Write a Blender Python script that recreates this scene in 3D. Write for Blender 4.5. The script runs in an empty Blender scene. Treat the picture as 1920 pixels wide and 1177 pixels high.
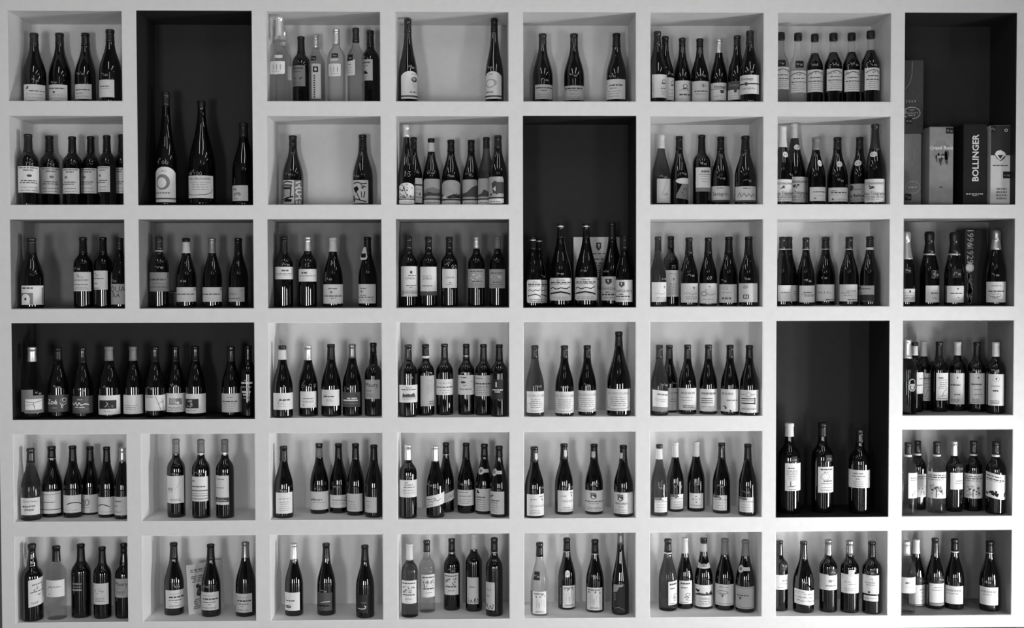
import bpy, math, random
from mathutils import Matrix, Vector

# ------------------------------------------------------------------ camera, light, exposure
S = bpy.context.scene
COL = S.collection
EYE = 1.60                     # eye height above the floor
F, DIST = 2190.6, 4.5903       # focal length in pixels (1920 wide), distance to the front of the unit
PITCH, YAW, ROLL = 0.02721, -0.02139, -0.00224
def _rot(rx, ry, rz):
    c, s = math.cos, math.sin
    X = Matrix(((1,0,0),(0,c(rx),-s(rx)),(0,s(rx),c(rx))))
    Y = Matrix(((c(ry),0,s(ry)),(0,1,0),(-s(ry),0,c(ry))))
    Z = Matrix(((c(rz),-s(rz),0),(s(rz),c(rz),0),(0,0,1)))
    return Z @ X @ Y
RC = _rot(PITCH, YAW, ROLL)    # (right, down, forward) <- wall frame (x, -z, y)
def wall2world(r): return Vector((r[0], r[2], -r[1]))
cam = bpy.data.cameras.new('camera'); camo = bpy.data.objects.new('camera', cam); COL.objects.link(camo)
_r, _u, _b = wall2world(RC[0]), -wall2world(RC[1]), -wall2world(RC[2])
camo.matrix_world = Matrix(((_r.x,_u.x,_b.x,0),(_r.y,_u.y,_b.y,-DIST),(_r.z,_u.z,_b.z,EYE),(0,0,0,1)))
cam.sensor_width = 36.0; cam.lens = F * 36.0 / 1920.0; cam.clip_start = 0.05
S.camera = camo
w = bpy.data.worlds.new('world'); S.world = w; w.use_nodes = True
w.node_tree.nodes['Background'].inputs[0].default_value = (0.8, 0.8, 0.8, 1)
w.node_tree.nodes['Background'].inputs[1].default_value = 0.6
S.view_settings.view_transform = 'Standard'; S.view_settings.look = 'None'
S.view_settings.gamma = 1.0; S.view_settings.use_curve_mapping = False
S.view_settings.exposure = 0.0
RX0, RX1, RY0, RZ1 = -3.4, 3.0, -7.2, 3.3            # the shop room
def window_light(name, loc, rot, sx, sz, power):        # daylight coming in through a window opening
    l = bpy.data.lights.new(name, 'AREA'); l.shape = 'RECTANGLE'; l.size = sx; l.size_y = sz; l.energy = power
    o = bpy.data.objects.new(name, l); COL.objects.link(o); o.location = loc; o.rotation_euler = rot
    return o
HP = math.pi / 2
# windows: (wall, centre along wall, centre height, width, height, power)
WINDOWS = [('rear', -2.15, 0.80, 0.9, 1.3, 122), ('rear', 1.1, 0.80, 0.8, 1.3, 54),
           ('right', -1.2, 0.36, 0.5, 0.64, 128), ('right', -4.2, 0.80, 1.0, 1.3, 92)]
for wl, a, z, sx, sz, pw in WINDOWS:
    if wl == 'rear': window_light('daylight_rear', (a, RY0 - 0.06, z), (HP, 0, 0), sx, sz, pw)
    else: window_light('daylight_right', (RX1 + 0.06, a, z), (HP, 0, HP), sx, sz, pw)

# ------------------------------------------------------------------ helpers
def ray(px, py):
    v = Vector(((px - 960.0) / F, (py - 588.5) / F, 1.0))
    return wall2world(RC.transposed() @ v)
def at(px, py, y):             # point of the pixel's ray at depth y (0 = front of the unit)
    d = ray(px, py); t = (y + DIST) / d.y
    return Vector((d.x * t, y, EYE + d.z * t))
def pix(p):                    # world point -> pixel
    v = RC @ Vector((p.x, -(p.z - EYE), p.y + DIST))
    return 960 + F * v.x / v.z, 588.5 + F * v.y / v.z
def floor_depth(px, py, z):    # depth at which the pixel's ray meets height z
    d = ray(px, py); t = (z - EYE) / d.z
    return d.y * t - DIST

MATS = {}
def mat(name, col, rough=0.5, spec=0.5, metal=0.0, trans=0.0, ior=1.5, noise=0.0, scale=40, bump=0.0, coat=0.0):
    if name in MATS: return MATS[name]
    m = bpy.data.materials.new(name); m.use_nodes = True; nt = m.node_tree; b = nt.nodes['Principled BSDF']
    c = (col, col, col, 1)
    b.inputs['Base Color'].default_value = c; b.inputs['Roughness'].default_value = rough
    b.inputs['Specular IOR Level'].default_value = spec; b.inputs['Metallic'].default_value = metal
    b.inputs['Transmission Weight'].default_value = trans; b.inputs['IOR'].default_value = ior
    if coat: b.inputs['Coat Weight'].default_value = coat; b.inputs['Coat Roughness'].default_value = 0.05
    if noise or bump:
        tc = nt.nodes.new('ShaderNodeTexCoord'); n = nt.nodes.new('ShaderNodeTexNoise')
        n.inputs['Scale'].default_value = scale; n.inputs['Detail'].default_value = 4
        nt.links.new(tc.outputs['Object'], n.inputs['Vector'])
        if noise:
            r = nt.nodes.new('ShaderNodeValToRGB')
            lo, hi = col * (1 - noise), min(1, col * (1 + noise))
            r.color_ramp.elements[0].color = (lo, lo, lo, 1); r.color_ramp.elements[1].color = (hi, hi, hi, 1)
            r.color_ramp.elements[0].position = 0.3; r.color_ramp.elements[1].position = 0.7
            nt.links.new(n.outputs['Fac'], r.inputs['Fac']); nt.links.new(r.outputs['Color'], b.inputs['Base Color'])
        if bump:
            bp = nt.nodes.new('ShaderNodeBump'); bp.inputs['Strength'].default_value = bump; bp.inputs['Distance'].default_value = 0.002
            nt.links.new(n.outputs['Fac'], bp.inputs['Height']); nt.links.new(bp.outputs['Normal'], b.inputs['Normal'])
    MATS[name] = m; return m
mat('white_paint', 0.74, 0.55, 0.3, noise=0.025, scale=30, bump=0.15)
mat('niche_lit_paint', 0.83, 0.55, 0.3, noise=0.02, scale=30, bump=0.15); mat('niche_dim_paint', 0.66, 0.55, 0.3, noise=0.025, scale=30, bump=0.15)  # white niches: brighter lower rows and dimmer upper rows painted into the colour
mat('grey_paint', 0.23, 0.6, 0.25, noise=0.05, scale=30, bump=0.15)
mat('pale_grey_paint', 0.27, 0.6, 0.25, noise=0.05, scale=30, bump=0.15)
mat('dark_paint', 0.021, 0.6, 0.25, noise=0.08, scale=30, bump=0.15)
mat('dark_glass', 0.002, 0.02, 0.75)
mat('olive_glass', 0.22, 0.06, 0.5, trans=1.0, ior=1.4)
mat('clear_glass', 0.95, 0.04, 0.5, trans=1.0, ior=1.36)
mat('smoky_glass', 0.68, 0.05, 0.5, trans=1.0, ior=1.38)
def thin(name, tint, fac):     # part of the light goes straight through the bottle
    nt = MATS[name].node_tree; tr = nt.nodes.new('ShaderNodeBsdfTransparent'); tr.inputs[0].default_value = (tint, tint, tint, 1)
    mx = nt.nodes.new('ShaderNodeMixShader'); mx.inputs[0].default_value = fac
    out = nt.nodes['Material Output']; nt.links.new(nt.nodes['Principled BSDF'].outputs[0], mx.inputs[1]); nt.links.new(tr.outputs[0], mx.inputs[2]); nt.links.new(mx.outputs[0], out.inputs[0])
thin('clear_glass', .96, .72); thin('smoky_glass', .88, .6); thin('olive_glass', .45, .3)
PAPER = {'w': 0.70, 'c': 0.60, 'g': 0.42, 'm': 0.22, 'd': 0.085, 'k': 0.012, 'b': 0.03}
for k, v in PAPER.items(): mat('paper_' + k, v, 0.55, 0.25, noise=0.03, scale=120)
for k, v in {'k': 0.006, 'b': 0.03, 'd': 0.07, 'g': 0.22, 'm': 0.38, 'w': 0.75}.items(): mat('ink_' + k, v, 0.6, 0.2)
mat('cap_k', 0.008, 0.34, 0.4); mat('cap_K', 0.010, 0.12, 0.6); mat('cap_d', 0.016, 0.30, 0.5); mat('cap_D', 0.016, 0.2, 0.6)
mat('cap_g', 0.20, 0.4, 0.4); mat('cap_w', 0.62, 0.45, 0.4); mat('cap_s', 0.72, 0.32, 0.5, metal=0.75); mat('cap_S', 0.35, 0.28, 0.5, metal=0.7)
mat('chalk', 0.34, 0.7, 0.2); mat('tag_black', 0.012, 0.5, 0.3)

def mesh_obj(name, verts, faces, mats, parent=None, midx=None, smooth=False, kind=None):
    me = bpy.data.meshes.new(name); me.from_pydata(verts, [], faces)
    for m in (mats if isinstance(mats, (list, tuple)) else [mats]): me.materials.append(MATS[m] if isinstance(m, str) else m)
    if midx: me.polygons.foreach_set('material_index', midx)
    if smooth: me.polygons.foreach_set('use_smooth', [True] * len(me.polygons))
    me.update()
    o = bpy.data.objects.new(name, me); COL.objects.link(o)
    if parent: o.parent = parent
    if kind: o['kind'] = kind
    return o
def thing(name, loc, label, cat, group=None):
    o = bpy.data.objects.new(name, None); o.empty_display_size = 0.05; COL.objects.link(o); o.location = loc
    o['label'] = label; o['category'] = cat
    if group: o['group'] = group
    return o
class MB:
    def __init__(s): s.v = []; s.f = []; s.m = []
    def quad(s, a, b, c, d, m=0):
        n = len(s.v); s.v += [tuple(a), tuple(b), tuple(c), tuple(d)]; s.f.append((n, n+1, n+2, n+3)); s.m.append(m)
    def box(s, x0, y0, z0, x1, y1, z1, m=0):
        n = len(s.v)
        s.v += [(x0,y0,z0),(x1,y0,z0),(x1,y1,z0),(x0,y1,z0),(x0,y0,z1),(x1,y0,z1),(x1,y1,z1),(x0,y1,z1)]
        for q in ((0,3,2,1),(4,5,6,7),(0,1,5,4),(1,2,6,5),(2,3,7,6),(3,0,4,7)): s.f.append(tuple(n+i for i in q)); s.m.append(m)
    def obj(s, name, mats, parent=None, kind=None, smooth=False): return mesh_obj(name, s.v, s.f, mats, parent, s.m, smooth, kind)

# ------------------------------------------------------------------ the room
DEPTH = 0.2407
CE = [-1.8535,-1.4113,-1.3571,-0.9109,-0.8569,-0.4116,-0.3563,0.0883,0.142,0.5875,0.6408,1.09,1.143,1.5939,1.6465,2.0917]
RE = [EYE + v for v in (1.0561,0.7045,0.6509,0.3022,0.248,-0.1009,-0.155,-0.5338,-0.5884,-0.9363,-0.9898,-1.3337)]
UX0, UX1, UZ0, UZ1 = -1.9045, 2.155, EYE - 1.3815, EYE + 1.14
YB = DEPTH + 0.03
mat('floor_stone', 0.33, 0.35, 0.4, noise=0.15, scale=6); mat('wall_plaster', 0.14, 0.7, 0.2, noise=0.03, scale=20)
mat('ceiling_plaster', 0.12, 0.8, 0.2, noise=0.02, scale=20); mat('plinth_black', 0.01, 0.5, 0.3); mat('window_white', 0.6, 0.4, 0.4)
b = MB(); b.box(RX0-.1, RY0-.1, -0.1, RX1+.1, YB+.1, 0); b.obj('floor', 'floor_stone', kind='structure')
b = MB(); b.box(RX0-.1, RY0-.1, RZ1, RX1+.1, YB+.1, RZ1+.1); b.obj('ceiling', 'ceiling_plaster', kind='structure')
b = MB(); b.box(RX0-.1, YB, 0, RX1+.1, YB+.1, RZ1); b.obj('wall_back', 'wall_plaster', kind='structure')
b = MB(); b.box(RX0-.1, RY0-.1, 0, RX0, YB, RZ1); b.obj('wall_left', 'wall_plaster', kind='structure')
def holed_wall(name, wl, lo, hi):
    b = MB(); hs = sorted((a - sx/2, a + sx/2, z - sz/2, z + sz/2) for w_, a, z, sx, sz, p in WINDOWS if w_ == wl)
    def seg(u0, u1, z0, z1):
        if wl == 'rear': b.box(u0, RY0-.1, z0, u1, RY0, z1)
        else: b.box(RX1, u0, z0, RX1+.1, u1, z1)
    u = lo
    for h in hs:
        seg(u, h[0], 0, RZ1); seg(h[0], h[1], 0, h[2]); seg(h[0], h[1], h[3], RZ1); u = h[1]
    seg(u, hi, 0, RZ1); b.obj(name, 'wall_plaster', kind='structure')
    for i, h in enumerate(hs):
        f = MB(); t = 0.03
        def bar(u0, u1, z0, z1):
            if wl == 'rear': f.box(u0, RY0-.05, z0, u1, RY0+.02, z1)
            else: f.box(RX1-.02, u0, z0, RX1+.05, u1, z1)
        bar(h[0], h[0]+t, h[2], h[3]); bar(h[1]-t, h[1], h[2], h[3]); bar(h[0]+t, h[1]-t, h[2], h[2]+t); bar(h[0]+t, h[1]-t, h[3]-t, h[3])
        mu = (h[0]+h[1])/2; bar(mu-.02, mu+.02, h[2]+t, h[3]-t)
        f.obj('window_%d' % (i + (1 if wl == 'rear' else 3)), 'window_white', kind='structure')
holed_wall('wall_rear', 'rear', RX0-.1, RX1+.1); holed_wall('wall_right', 'right', RY0, YB)

# ------------------------------------------------------------------ the shelving unit
unit = thing('shelving_unit', ((UX0+UX1)/2, 0, UZ0), 'white built-in wine shelving unit with rows of square niches', 'shelving')
unit.location = (0, 0, 0); unit.name = 'wall_shelving'; unit['kind'] = 'structure'   # built into the wall
SPAN = [((r, r), (c, c)) for r in range(1, 7) for c in range(1, 9)]
def drop(*rc):
    for r, c in rc:
        SPAN.remove(((r, r), (c, c)))
TALL = [((1,2),(2,2)), ((2,3),(5,5)), ((4,5),(7,7)), ((1,2),(8,8)), ((4,4),(1,2))]
for (r0, r1), (c0, c1) in TALL:
    drop(*[(r, c) for r in range(r0, r1+1) for c in range(c0, c1+1)])
SPAN += TALL
NICHE = {}
for (r0, r1), (c0, c1) in SPAN:
    NICHE[(r0, c0)] = (CE[2*(c0-1)], CE[2*c1-1], RE[2*r1-1], RE[2*(r0-1)])   # x0,x1,z0,z1
# frame: one box per solid cell of the irregular grid, merged into long pieces
xs = [UX0] + CE + [UX1]; zs = [UZ1] + RE + [UZ0]
def solid(i, j):
    cx, cz = (xs[i]+xs[i+1])/2, (zs[j]+zs[j+1])/2
    return not any(n[0] < cx < n[1] and n[2] < cz < n[3] for n in NICHE.values())
LT = 0.0025
for i in range(17):
    j = 0
    while j < 13:
        if not solid(i, j): j += 1; continue
        k = j
        while k + 1 < 13 and solid(i, k+1): k += 1
        b = MB(); b.box(xs[i], 0, zs[k+1], xs[i+1], DEPTH + 0.02, zs[j]); j = k + 1
        b.obj('upright' if i % 2 == 0 else 'shelf_board', 'white_paint', unit)
b = MB(); b.box(UX0+.02, 0.05, 0, UX1-.02, DEPTH+.02, UZ0); b.obj('plinth', 'plinth_black', unit)
PAINT = {(1,2):'dark_paint',(2,5):'dark_paint',(4,7):'dark_paint',(1,8):'dark_paint',(4,1):'dark_paint',
         (3,1):'grey_paint',(3,2):'grey_paint',(3,3):'grey_paint',(3,4):'grey_paint',(3,8):'grey_paint',
         (4,8):'pale_grey_paint',(5,8):'pale_grey_paint',(6,8):'pale_grey_paint'}
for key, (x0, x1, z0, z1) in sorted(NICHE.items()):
    t = LT; y0, y1 = 0.0012, DEPTH + 0.012; p = PAINT.get(key, 'niche_lit_paint' if key[0] > 3 else 'niche_dim_paint')
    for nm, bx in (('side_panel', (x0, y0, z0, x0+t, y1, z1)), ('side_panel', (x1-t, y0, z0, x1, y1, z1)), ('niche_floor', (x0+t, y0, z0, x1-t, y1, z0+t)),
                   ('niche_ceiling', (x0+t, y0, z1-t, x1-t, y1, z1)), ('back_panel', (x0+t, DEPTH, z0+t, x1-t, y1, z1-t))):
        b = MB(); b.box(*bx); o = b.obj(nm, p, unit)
        if not p.startswith('niche'): o['label'] = 'near-black painted niche lining' if p == 'dark_paint' else 'grey painted niche lining'

# ------------------------------------------------------------------ bottles: profiles
PROF = {  # (z/H, s) with radius = R*(nr+(1-nr)*s); nr = neck radius / R
 'bg': (0.35, [(0,.90),(.012,.985),(.03,1),(.40,1),(.45,.975),(.50,.90),(.55,.78),(.60,.62),(.65,.45),(.70,.28),(.75,.16),(.80,.08),(.86,.03),(.93,0),(.958,0),(.960,.045),(.992,.045),(1,.02)]),
 'bd': (0.36, [(0,.92),(.012,.99),(.025,1),(.58,1),(.62,.985),(.655,.92),(.685,.78),(.71,.58),(.73,.38),(.75,.22),(.77,.12),(.80,.06),(.86,.03),(.93,0),(.958,0),(.960,.05),(.992,.05),(1,.02)]),
 'fl': (0.34, [(0,.90),(.012,.985),(.025,1),(.32,1),(.38,.96),(.45,.84),(.52,.66),(.58,.47),(.64,.31),(.70,.19),(.76,.11),(.82,.05),(.90,.01),(.96,0),(.962,.04),(.992,.04),(1,.02)]),
 'mg': (0.27, [(0,.92),(.012,.985),(.03,1),(.36,1),(.42,.97),(.48,.88),(.54,.74),(.60,.56),(.66,.39),(.72,.25),(.78,.14),(.84,.06),(.90,.02),(.958,0),(.960,.04),(.992,.04),(1,.02)]),
 'ch': (0.34, [(0,.92),(.012,.985),(.03,1),(.40,1),(.46,.96),(.52,.86),(.58,.70),(.64,.53),(.70,.38),(.76,.26),(.82,.17),(.87,.10),(.875,.17),(.92,.19),(.96,.22),(.985,.18),(1,.06)]),
 'ar': (0.40, [(0,.93),(.012,.99),(.025,1),(.55,1),(.575,.98),(.60,.90),(.66,.55),(.70,.30),(.735,.13),(.78,.08),(.84,.03),(.90,0),(.905,0),(.91,0)]),
 'po': (0.33, [(0,.93),(.012,.99),(.025,1),(.54,1),(.58,.98),(.615,.90),(.645,.76),(.67,.56),(.685,.38),(.70,.28),(.72,.24),(.74,.235),(.77,.20),(.80,.13),(.84,.06),(.90,.01),(.95,0),(.953,.06),(.992,.06),(1,.03)]),
 'bw': (0.30, [(0,.90),(.012,.98),(.03,1),(.34,1),(.40,.985),(.46,.93),(.52,.82),(.58,.65),(.64,.44),(.69,.27),(.74,.15),(.79,.07),(.86,.02),(.93,0),(.958,0),(.960,.045),(.992,.045),(1,.02)]),
}
def prof_r(kind, R, H, z):
    nr, P = PROF[kind]; u = max(0, min(1, z / H))
    for (a, sa), (c, sc) in zip(P, P[1:]):
        if u <= c:
            s = sa + (sc - sa) * ((u - a) / (c - a) if c > a else 0); return R * (nr + (1 - nr) * s)
    return R * (nr + (1 - nr) * P[-1][1])
NS = 28
def lathe(pts, smooth=True):
    v, f = [], []
    n = len(pts)
    for r, z in pts:
        for i in range(NS):
            a = 2*math.pi*i/NS; v.append((r*math.sin(a), -r*math.cos(a), z))
    for k in range(n-1):
        for i in range(NS):
            j = (i+1) % NS; f.append((k*NS+i, k*NS+j, (k+1)*NS+j, (k+1)*NS+i))
    f.append(tuple(range(NS-1, -1, -1))); f.append(tuple((n-1)*NS+i for i in range(NS)))
    return v, f
def sharpen(o):
    me = o.data
    me.polygons.foreach_set('use_smooth', [len(p.vertices) == 4 for p in me.polygons])
# handwriting strokes, unit box 0.6 x 1
PEN = {'0':[[(.3,1),(.08,.8),(.05,.3),(.25,0),(.5,.2),(.55,.7),(.3,1)]],'1':[[(.1,.7),(.3,1),(.25,0)]],
 '2':[[(.05,.8),(.3,1),(.5,.75),(.05,.05),(.55,.05)]],'3':[[(.05,.95),(.45,.9),(.2,.55),(.5,.35),(.3,0),(.02,.1)]],
 '5':[[(.5,1),(.15,1),(.1,.6),(.45,.5),(.4,.05),(.05,.05)]],'6':[[(.45,1),(.1,.5),(.1,.1),(.4,.02),(.5,.35),(.12,.4)]],
 '7':[[(.05,.95),(.55,.95),(.2,0)],[(.15,.5),(.45,.5)]],'9':[[(.5,.8),(.2,1),(.08,.7),(.45,.6),(.5,.9),(.35,0)]],
 '8':[[(.3,.55),(.1,.8),(.3,1),(.5,.8),(.1,.25),(.3,0),(.5,.25),(.3,.55)]],'4':[[(.4,1),(.05,.35),(.55,.35)],[(.4,.6),(.35,0)]],
 ',':[[(.15,.12),(.05,-.15)]],'e':[[(.5,.75),(.3,.9),(.12,.5),(.3,.08),(.52,.2)],[(.02,.58),(.4,.58)],[(.02,.42),(.36,.42)]],
 'o':[[(.3,.55),(.12,.4),(.2,.05),(.42,.1),(.45,.45),(.3,.55)]]}
def pen_strokes(txt, rng):
    if txt == '~':                                  # illegible scribble as seen on the glass
        out = []; x = 0
        pts = []
        for i in range(rng.randint(5, 8)):
            pts.append((x, rng.uniform(0, 1) if i % 2 else rng.uniform(0.3, 0.9))); x += rng.uniform(.08, .22)
        out.append(pts); x += .1
        for k in range(2):
            out.append([(x+.3*c, .28+.28*s) for c, s in ((.5,1),(0,.3),(.4,-.8),(1,-.3),(.8,.7),(.5,1))]); x += .42
        return out, x
    out = []; x = 0
    for ch in txt:
        if ch == ' ': x += .4; continue
        sc = 1.0
        for st in PEN[ch]: out.append([(x + px_*sc + .12*py_, py_*sc) for px_, py_ in st])
        x += .3 if ch == ',' else .72
    return out, x
def ribbon(pts, th):
    q = []
    for (x0, y0), (x1, y1) in zip(pts, pts[1:]):
        dx, dy = x1-x0, y1-y0; l = math.hypot(dx, dy)
        if l < 1e-9: continue
        nx, ny = -dy/l*th/2, dx/l*th/2; ex, ey = dx/l*th*.3, dy/l*th*.3
        q.append([(x0-ex+nx, y0-ey+ny), (x0-ex-nx, y0-ey-ny), (x1+ex-nx, y1+ey-ny), (x1+ex+nx, y1+ey+ny)])
    return q
_txt = {}
def text_mesh(s, bold=0.0):    # outlines of the built-in font as flat faces, cap height about 0.7
    if (s, bold) in _txt: return _txt[(s, bold)]
    c = bpy.data.curves.new('lettering', 'FONT'); c.body = s; c.size = 1; c.offset = bold; c.resolution_u = 2; c.align_x = 'CENTER'
    o = bpy.data.objects.new('lettering', c); COL.objects.link(o)
    bpy.context.view_layer.update(); dg = bpy.context.evaluated_depsgraph_get()
    me = o.evaluated_get(dg).to_mesh()
    v = [(p.co.x, p.co.y) for p in me.vertices]; f = [tuple(p.vertices) for p in me.polygons]
    o.evaluated_get(dg).to_mesh_clear(); bpy.data.objects.remove(o); bpy.data.curves.remove(c)
    _txt[(s, bold)] = (v, f); return v, f

class Print:
    """flat marks in label space: u,v in 0..1 (v down); Wm,Hm physical size; collects polygons per ink."""
    def __init__(s, Wm, Hm, seed): s.W, s.H = Wm, Hm; s.v = []; s.f = []; s.c = []; s.lay = 0; s.rng = random.Random(seed)
    def poly(s, pts, c, step=.055):    # cut into narrow upright strips so that the mark follows the curve of the glass
        lo, hi = min(p[0] for p in pts), max(p[0] for p in pts)
        if hi - lo <= step: parts = [pts]
        else:
            k = int(math.ceil((hi - lo) / step)); parts = []
            for i in range(k):
                a, b = lo + (hi-lo)*i/k, lo + (hi-lo)*(i+1)/k; q = pts
                for edge, sg in ((a, 1), (b, -1)):
                    o = []
                    for p, r in zip(q, q[1:] + q[:1]):
                        ip, ir = (p[0]-edge)*sg >= 0, (r[0]-edge)*sg >= 0
                        if ip: o.append(p)
                        if ip != ir: t = (edge-p[0])/(r[0]-p[0]); o.append((edge, p[1]+t*(r[1]-p[1])))
                    q = o
                    if len(q) < 3: break
                if len(q) >= 3: parts.append(q)
        for q in parts:
            n = len(s.v); s.v += [(x, y, s.lay) for x, y in q]; s.f.append(tuple(range(n, n+len(q)))); s.c.append(c)
    def rect(s, x0, y0, x1, y1, c):
        n = max(1, int(abs(x1-x0)/0.09))
        for i in range(n):
            a, d = x0+(x1-x0)*i/n, x0+(x1-x0)*(i+1)/n; s.poly([(a,y1),(d,y1),(d,y0),(a,y0)], c)
    def words(s, y, x0, x1, h, c):
        x = x0
        while x < x1 - .02:
            w_ = min(s.rng.uniform(.07, .2), x1-x); s.rect(x, y-h/2, x+w_, y+h/2, c); x += w_ + .03
    def run(s, ops):
        for op in ops.split(';'):
            a = op.strip().split()
            if not a: continue
            k = a[0]; ink = 'd'; s.lay += 1    # later marks lie on earlier ones
            if len(k) > 1: ink = k[1]; k = k[0]
            if k == 'T':
                txt = ' '.join(a[4:]).replace('_', ' '); cx, cy, h = map(float, a[1:4]); rot = 0
                if txt[0] in '^>': rot = 1 if txt[0] == '^' else -1; txt = txt[1:]
                bold = .02 if ink in 'kw' else 0.0
                v, f = text_mesh(txt, bold); sc = h*s.H/0.7; w_ = max(p[0] for p in v)-min(p[0] for p in v)
                lim = (.96*(s.H if rot else s.W)); sx = sc*min(1, lim/(w_*sc))
                tv = []
                for x, y in v:
                    X, Y = x*sx, (y-.35)*sc
                    if rot: X, Y = -Y*rot, X*rot
                    tv.append((cx + X/s.W, cy - Y/s.H))
                for q in f: s.poly([tv[i] for i in q], ink)
            elif k == 'W': y, x0, x1, h = map(float, a[1:5]); s.words(y, x0, x1, h, ink)
            elif k == 'N':                      # block of small print: y0 y1 count [x0 x1]
                y0, y1, n = float(a[1]), float(a[2]), int(a[3]); x0, x1 = (map(float, a[4:6]) if len(a) > 5 else (.15, .85))
                x0, x1 = float(x0), float(x1)
                for i in range(n):
                    y = y0 + (y1-y0)*(i/(n-1) if n > 1 else 0); k_ = s.rng.uniform(0, .18)*(x1-x0)
                    s.words(y, x0+k_, x1-k_, .022, ink)
            elif k == 'R': s.rect(*map(float, a[1:5]), ink)
            elif k in 'EO':
                cx, cy, rx, ry = map(float, a[1:5]); n = 20
                ring = [(cx+rx*math.cos(2*math.pi*i/n), cy+ry*math.sin(2*math.pi*i/n)) for i in range(n)]
                if k == 'E': s.poly(ring, ink)
                else:
                    th = float(a[5]); inn = [(cx+(rx-th)*math.cos(2*math.pi*i/n), cy+(ry-th*s.W/s.H)*math.sin(2*math.pi*i/n)) for i in range(n)]
                    for i in range(n): j = (i+1) % n; s.poly([ring[i], ring[j], inn[j], inn[i]], ink)
            elif k == 'P':                      # P th x,y x,y ...
                th = float(a[1])*s.W; pts = [tuple(map(float, p.split(','))) for p in a[2:]]
                for q in ribbon([(x*s.W, y*s.H) for x, y in pts], th): s.poly([(x/s.W, y/s.H) for x, y in q], ink)
            elif k == 'G': s.poly([tuple(map(float, p.split(','))) for p in a[1:]], ink)
            elif k == 'S':                      # brush/landscape blobs: S x0 y0 x1 y1 n
                x0, y0, x1, y1 = map(float, a[1:5])
                for i in range(int(a[5])):
                    cx, cy = s.rng.uniform(x0, x1), s.rng.uniform(y0, y1); rx = s.rng.uniform(.02, .07)
                    m = 7; s.poly([(cx+rx*s.rng.uniform(.6,1.2)*math.cos(2*math.pi*i_/m), cy+.8*rx*s.rng.uniform(.6,1.2)*math.sin(2*math.pi*i_/m)) for i_ in range(m)], ink)
    def build(s, name, mapf, parent):
        if not s.f: return
        inks = sorted(set(s.c)); v = [mapf(x, y, l * .00007) for x, y, l in s.v]
        return mesh_obj(name, v, s.f, ['ink_'+i for i in inks], parent, [inks.index(c) for c in s.c], kind='stuff' if len(s.f) > 1 else None)

ALL = []
class Cell:
    def __init__(s, key, ox, oy, sc, phrase):
        s.key, s.ox, s.oy, s.sc, s.phrase = key, ox, oy, sc, phrase; s.x0, s.x1, s.z0, s.z1 = NICHE[key]; s.zf = s.z0 + LT
    def p(s, x, y): return s.ox + x/s.sc, s.oy + y/s.sc
HDEF = {'bg': .298, 'bd': .302, 'fl': .345, 'mg': .37, 'ch': .315, 'ar': .30, 'po': .30, 'bw': .31}
CELL = None
def cell(*a):
    global CELL
    CELL = Cell(*a)
def b_(kind, xc, top, base, w, cap, lab='', art='', pr='', desc='', glass='k', d=None, H=None, group=None, cat='bottle', name=None):
    ALL.append(dict(cell=CELL, kind=kind, xc=xc, top=top, base=base, w=w, cap=cap, lab=lab, art=art, pr=pr, desc=desc, glass=glass, d=d, H=H, group=group, cat=cat, name=name))
# ------------------------------------------------------------------ what stands in the niches (positions read off enlarged crops)
A1 = 'W .24 .2 .8 .05; Ng .42 .85 4'
A2 = 'Wg .3 .15 .85 .06; Ng .5 .8 3'
A3 = 'W .45 .2 .85 .05; Ng .6 .85 3'
A4 = 'Ng .12 .3 2; W .5 .15 .7 .04; Ng .62 .9 4'
A5 = 'Ng .15 .2 2; Ed .5 .36 .06 .05; W .55 .15 .85 .04; Ng .62 .9 4'
cell((1,1), 0, 0, 5.604, 'in the top corner niche')
b_('bg',362,352,0,228,'d480','260,885,460,1055 w','G .14,.3 .2,.12 .27,.1 .24,.26; W .4 .3 .95 .05; Ng .6 .8 2 .1 .9','~370,840','burgundy bottle with small bird on cream label')
b_('bg',630,352,0,226,'d470','517,887,698,1055 w','W .24 .1 .85 .06; Ed .38 .47 .06 .06; Ng .65 .85 2','~570,860','burgundy bottle with tiny dark star on cream label')
b_('bg',902,352,0,222,'K490','790,882,955,1040 w','W .38 .12 .9 .07; W .6 .12 .6 .04; Ng .8 .85 1','~850,770','burgundy bottle with glossy black capsule')
b_('bg',1160,315,0,228,'d450','1043,835,1195,1020 w','W .38 .15 .75 .05; Lg; Ng .5 .55 1','~1100,780','tallest burgundy bottle with high-set label',d=.07)
cell((1,2), 240, 0, 2.944, 'in tall dark niche of magnums')
b_('fl',212,510,0,118,'d588','142,920,258,1115 w arch','Ng .12 .15 1 .35 .6; Eg .42 .43 .3 .22; Ew .38 .45 .2 .15; Wg .74 .05 .75 .04; Rd 0 .88 1 .92','~190,888','tall slender magnum with moon on arched label',d=.12,cat='bottle')
b_('mg',408,558,0,146,'K600','323,968,465,1092 w','Td .5 .14 .1 MAS_BRUGUIÈRE; Ng .3 .62 4; P .02 .06,.72 .12,.84 .3,.87 .7,.85 .9,.75 .96,.6','~370,950','broad magnum with flared lip and curved line on label',d=.12)
b_('bg',640,680,0,128,'d760','573,1022,660,1108 c','Wg .25 .15 .4 .12; Tb .42 .55 .22 bMb; Wg .85 .2 .5 .05','','shorter bottle with hand-lettered label',d=.11,H=.33)
cell((1,3), 480, 0, 5.604, 'in top niche of clear bottles')
b_('bd',250,262,0,212,'s425','148,640,300,785 w shield','Pg .03 .35,.25 .35,.6; Pg .03 .55,.25 .55,.6; Pg .03 .75,.25 .75,.6; Ng .75 .85 1','Q200,598,275,632','clear tall bottle with three-tree shield label at side wall',glass='c',d=.062,H=.335)
b_('bd',288,328,0,180,'s485','330,690,368,835 w','','','clear silver-capped bottle hidden behind another',glass='c',d=.19)
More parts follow.
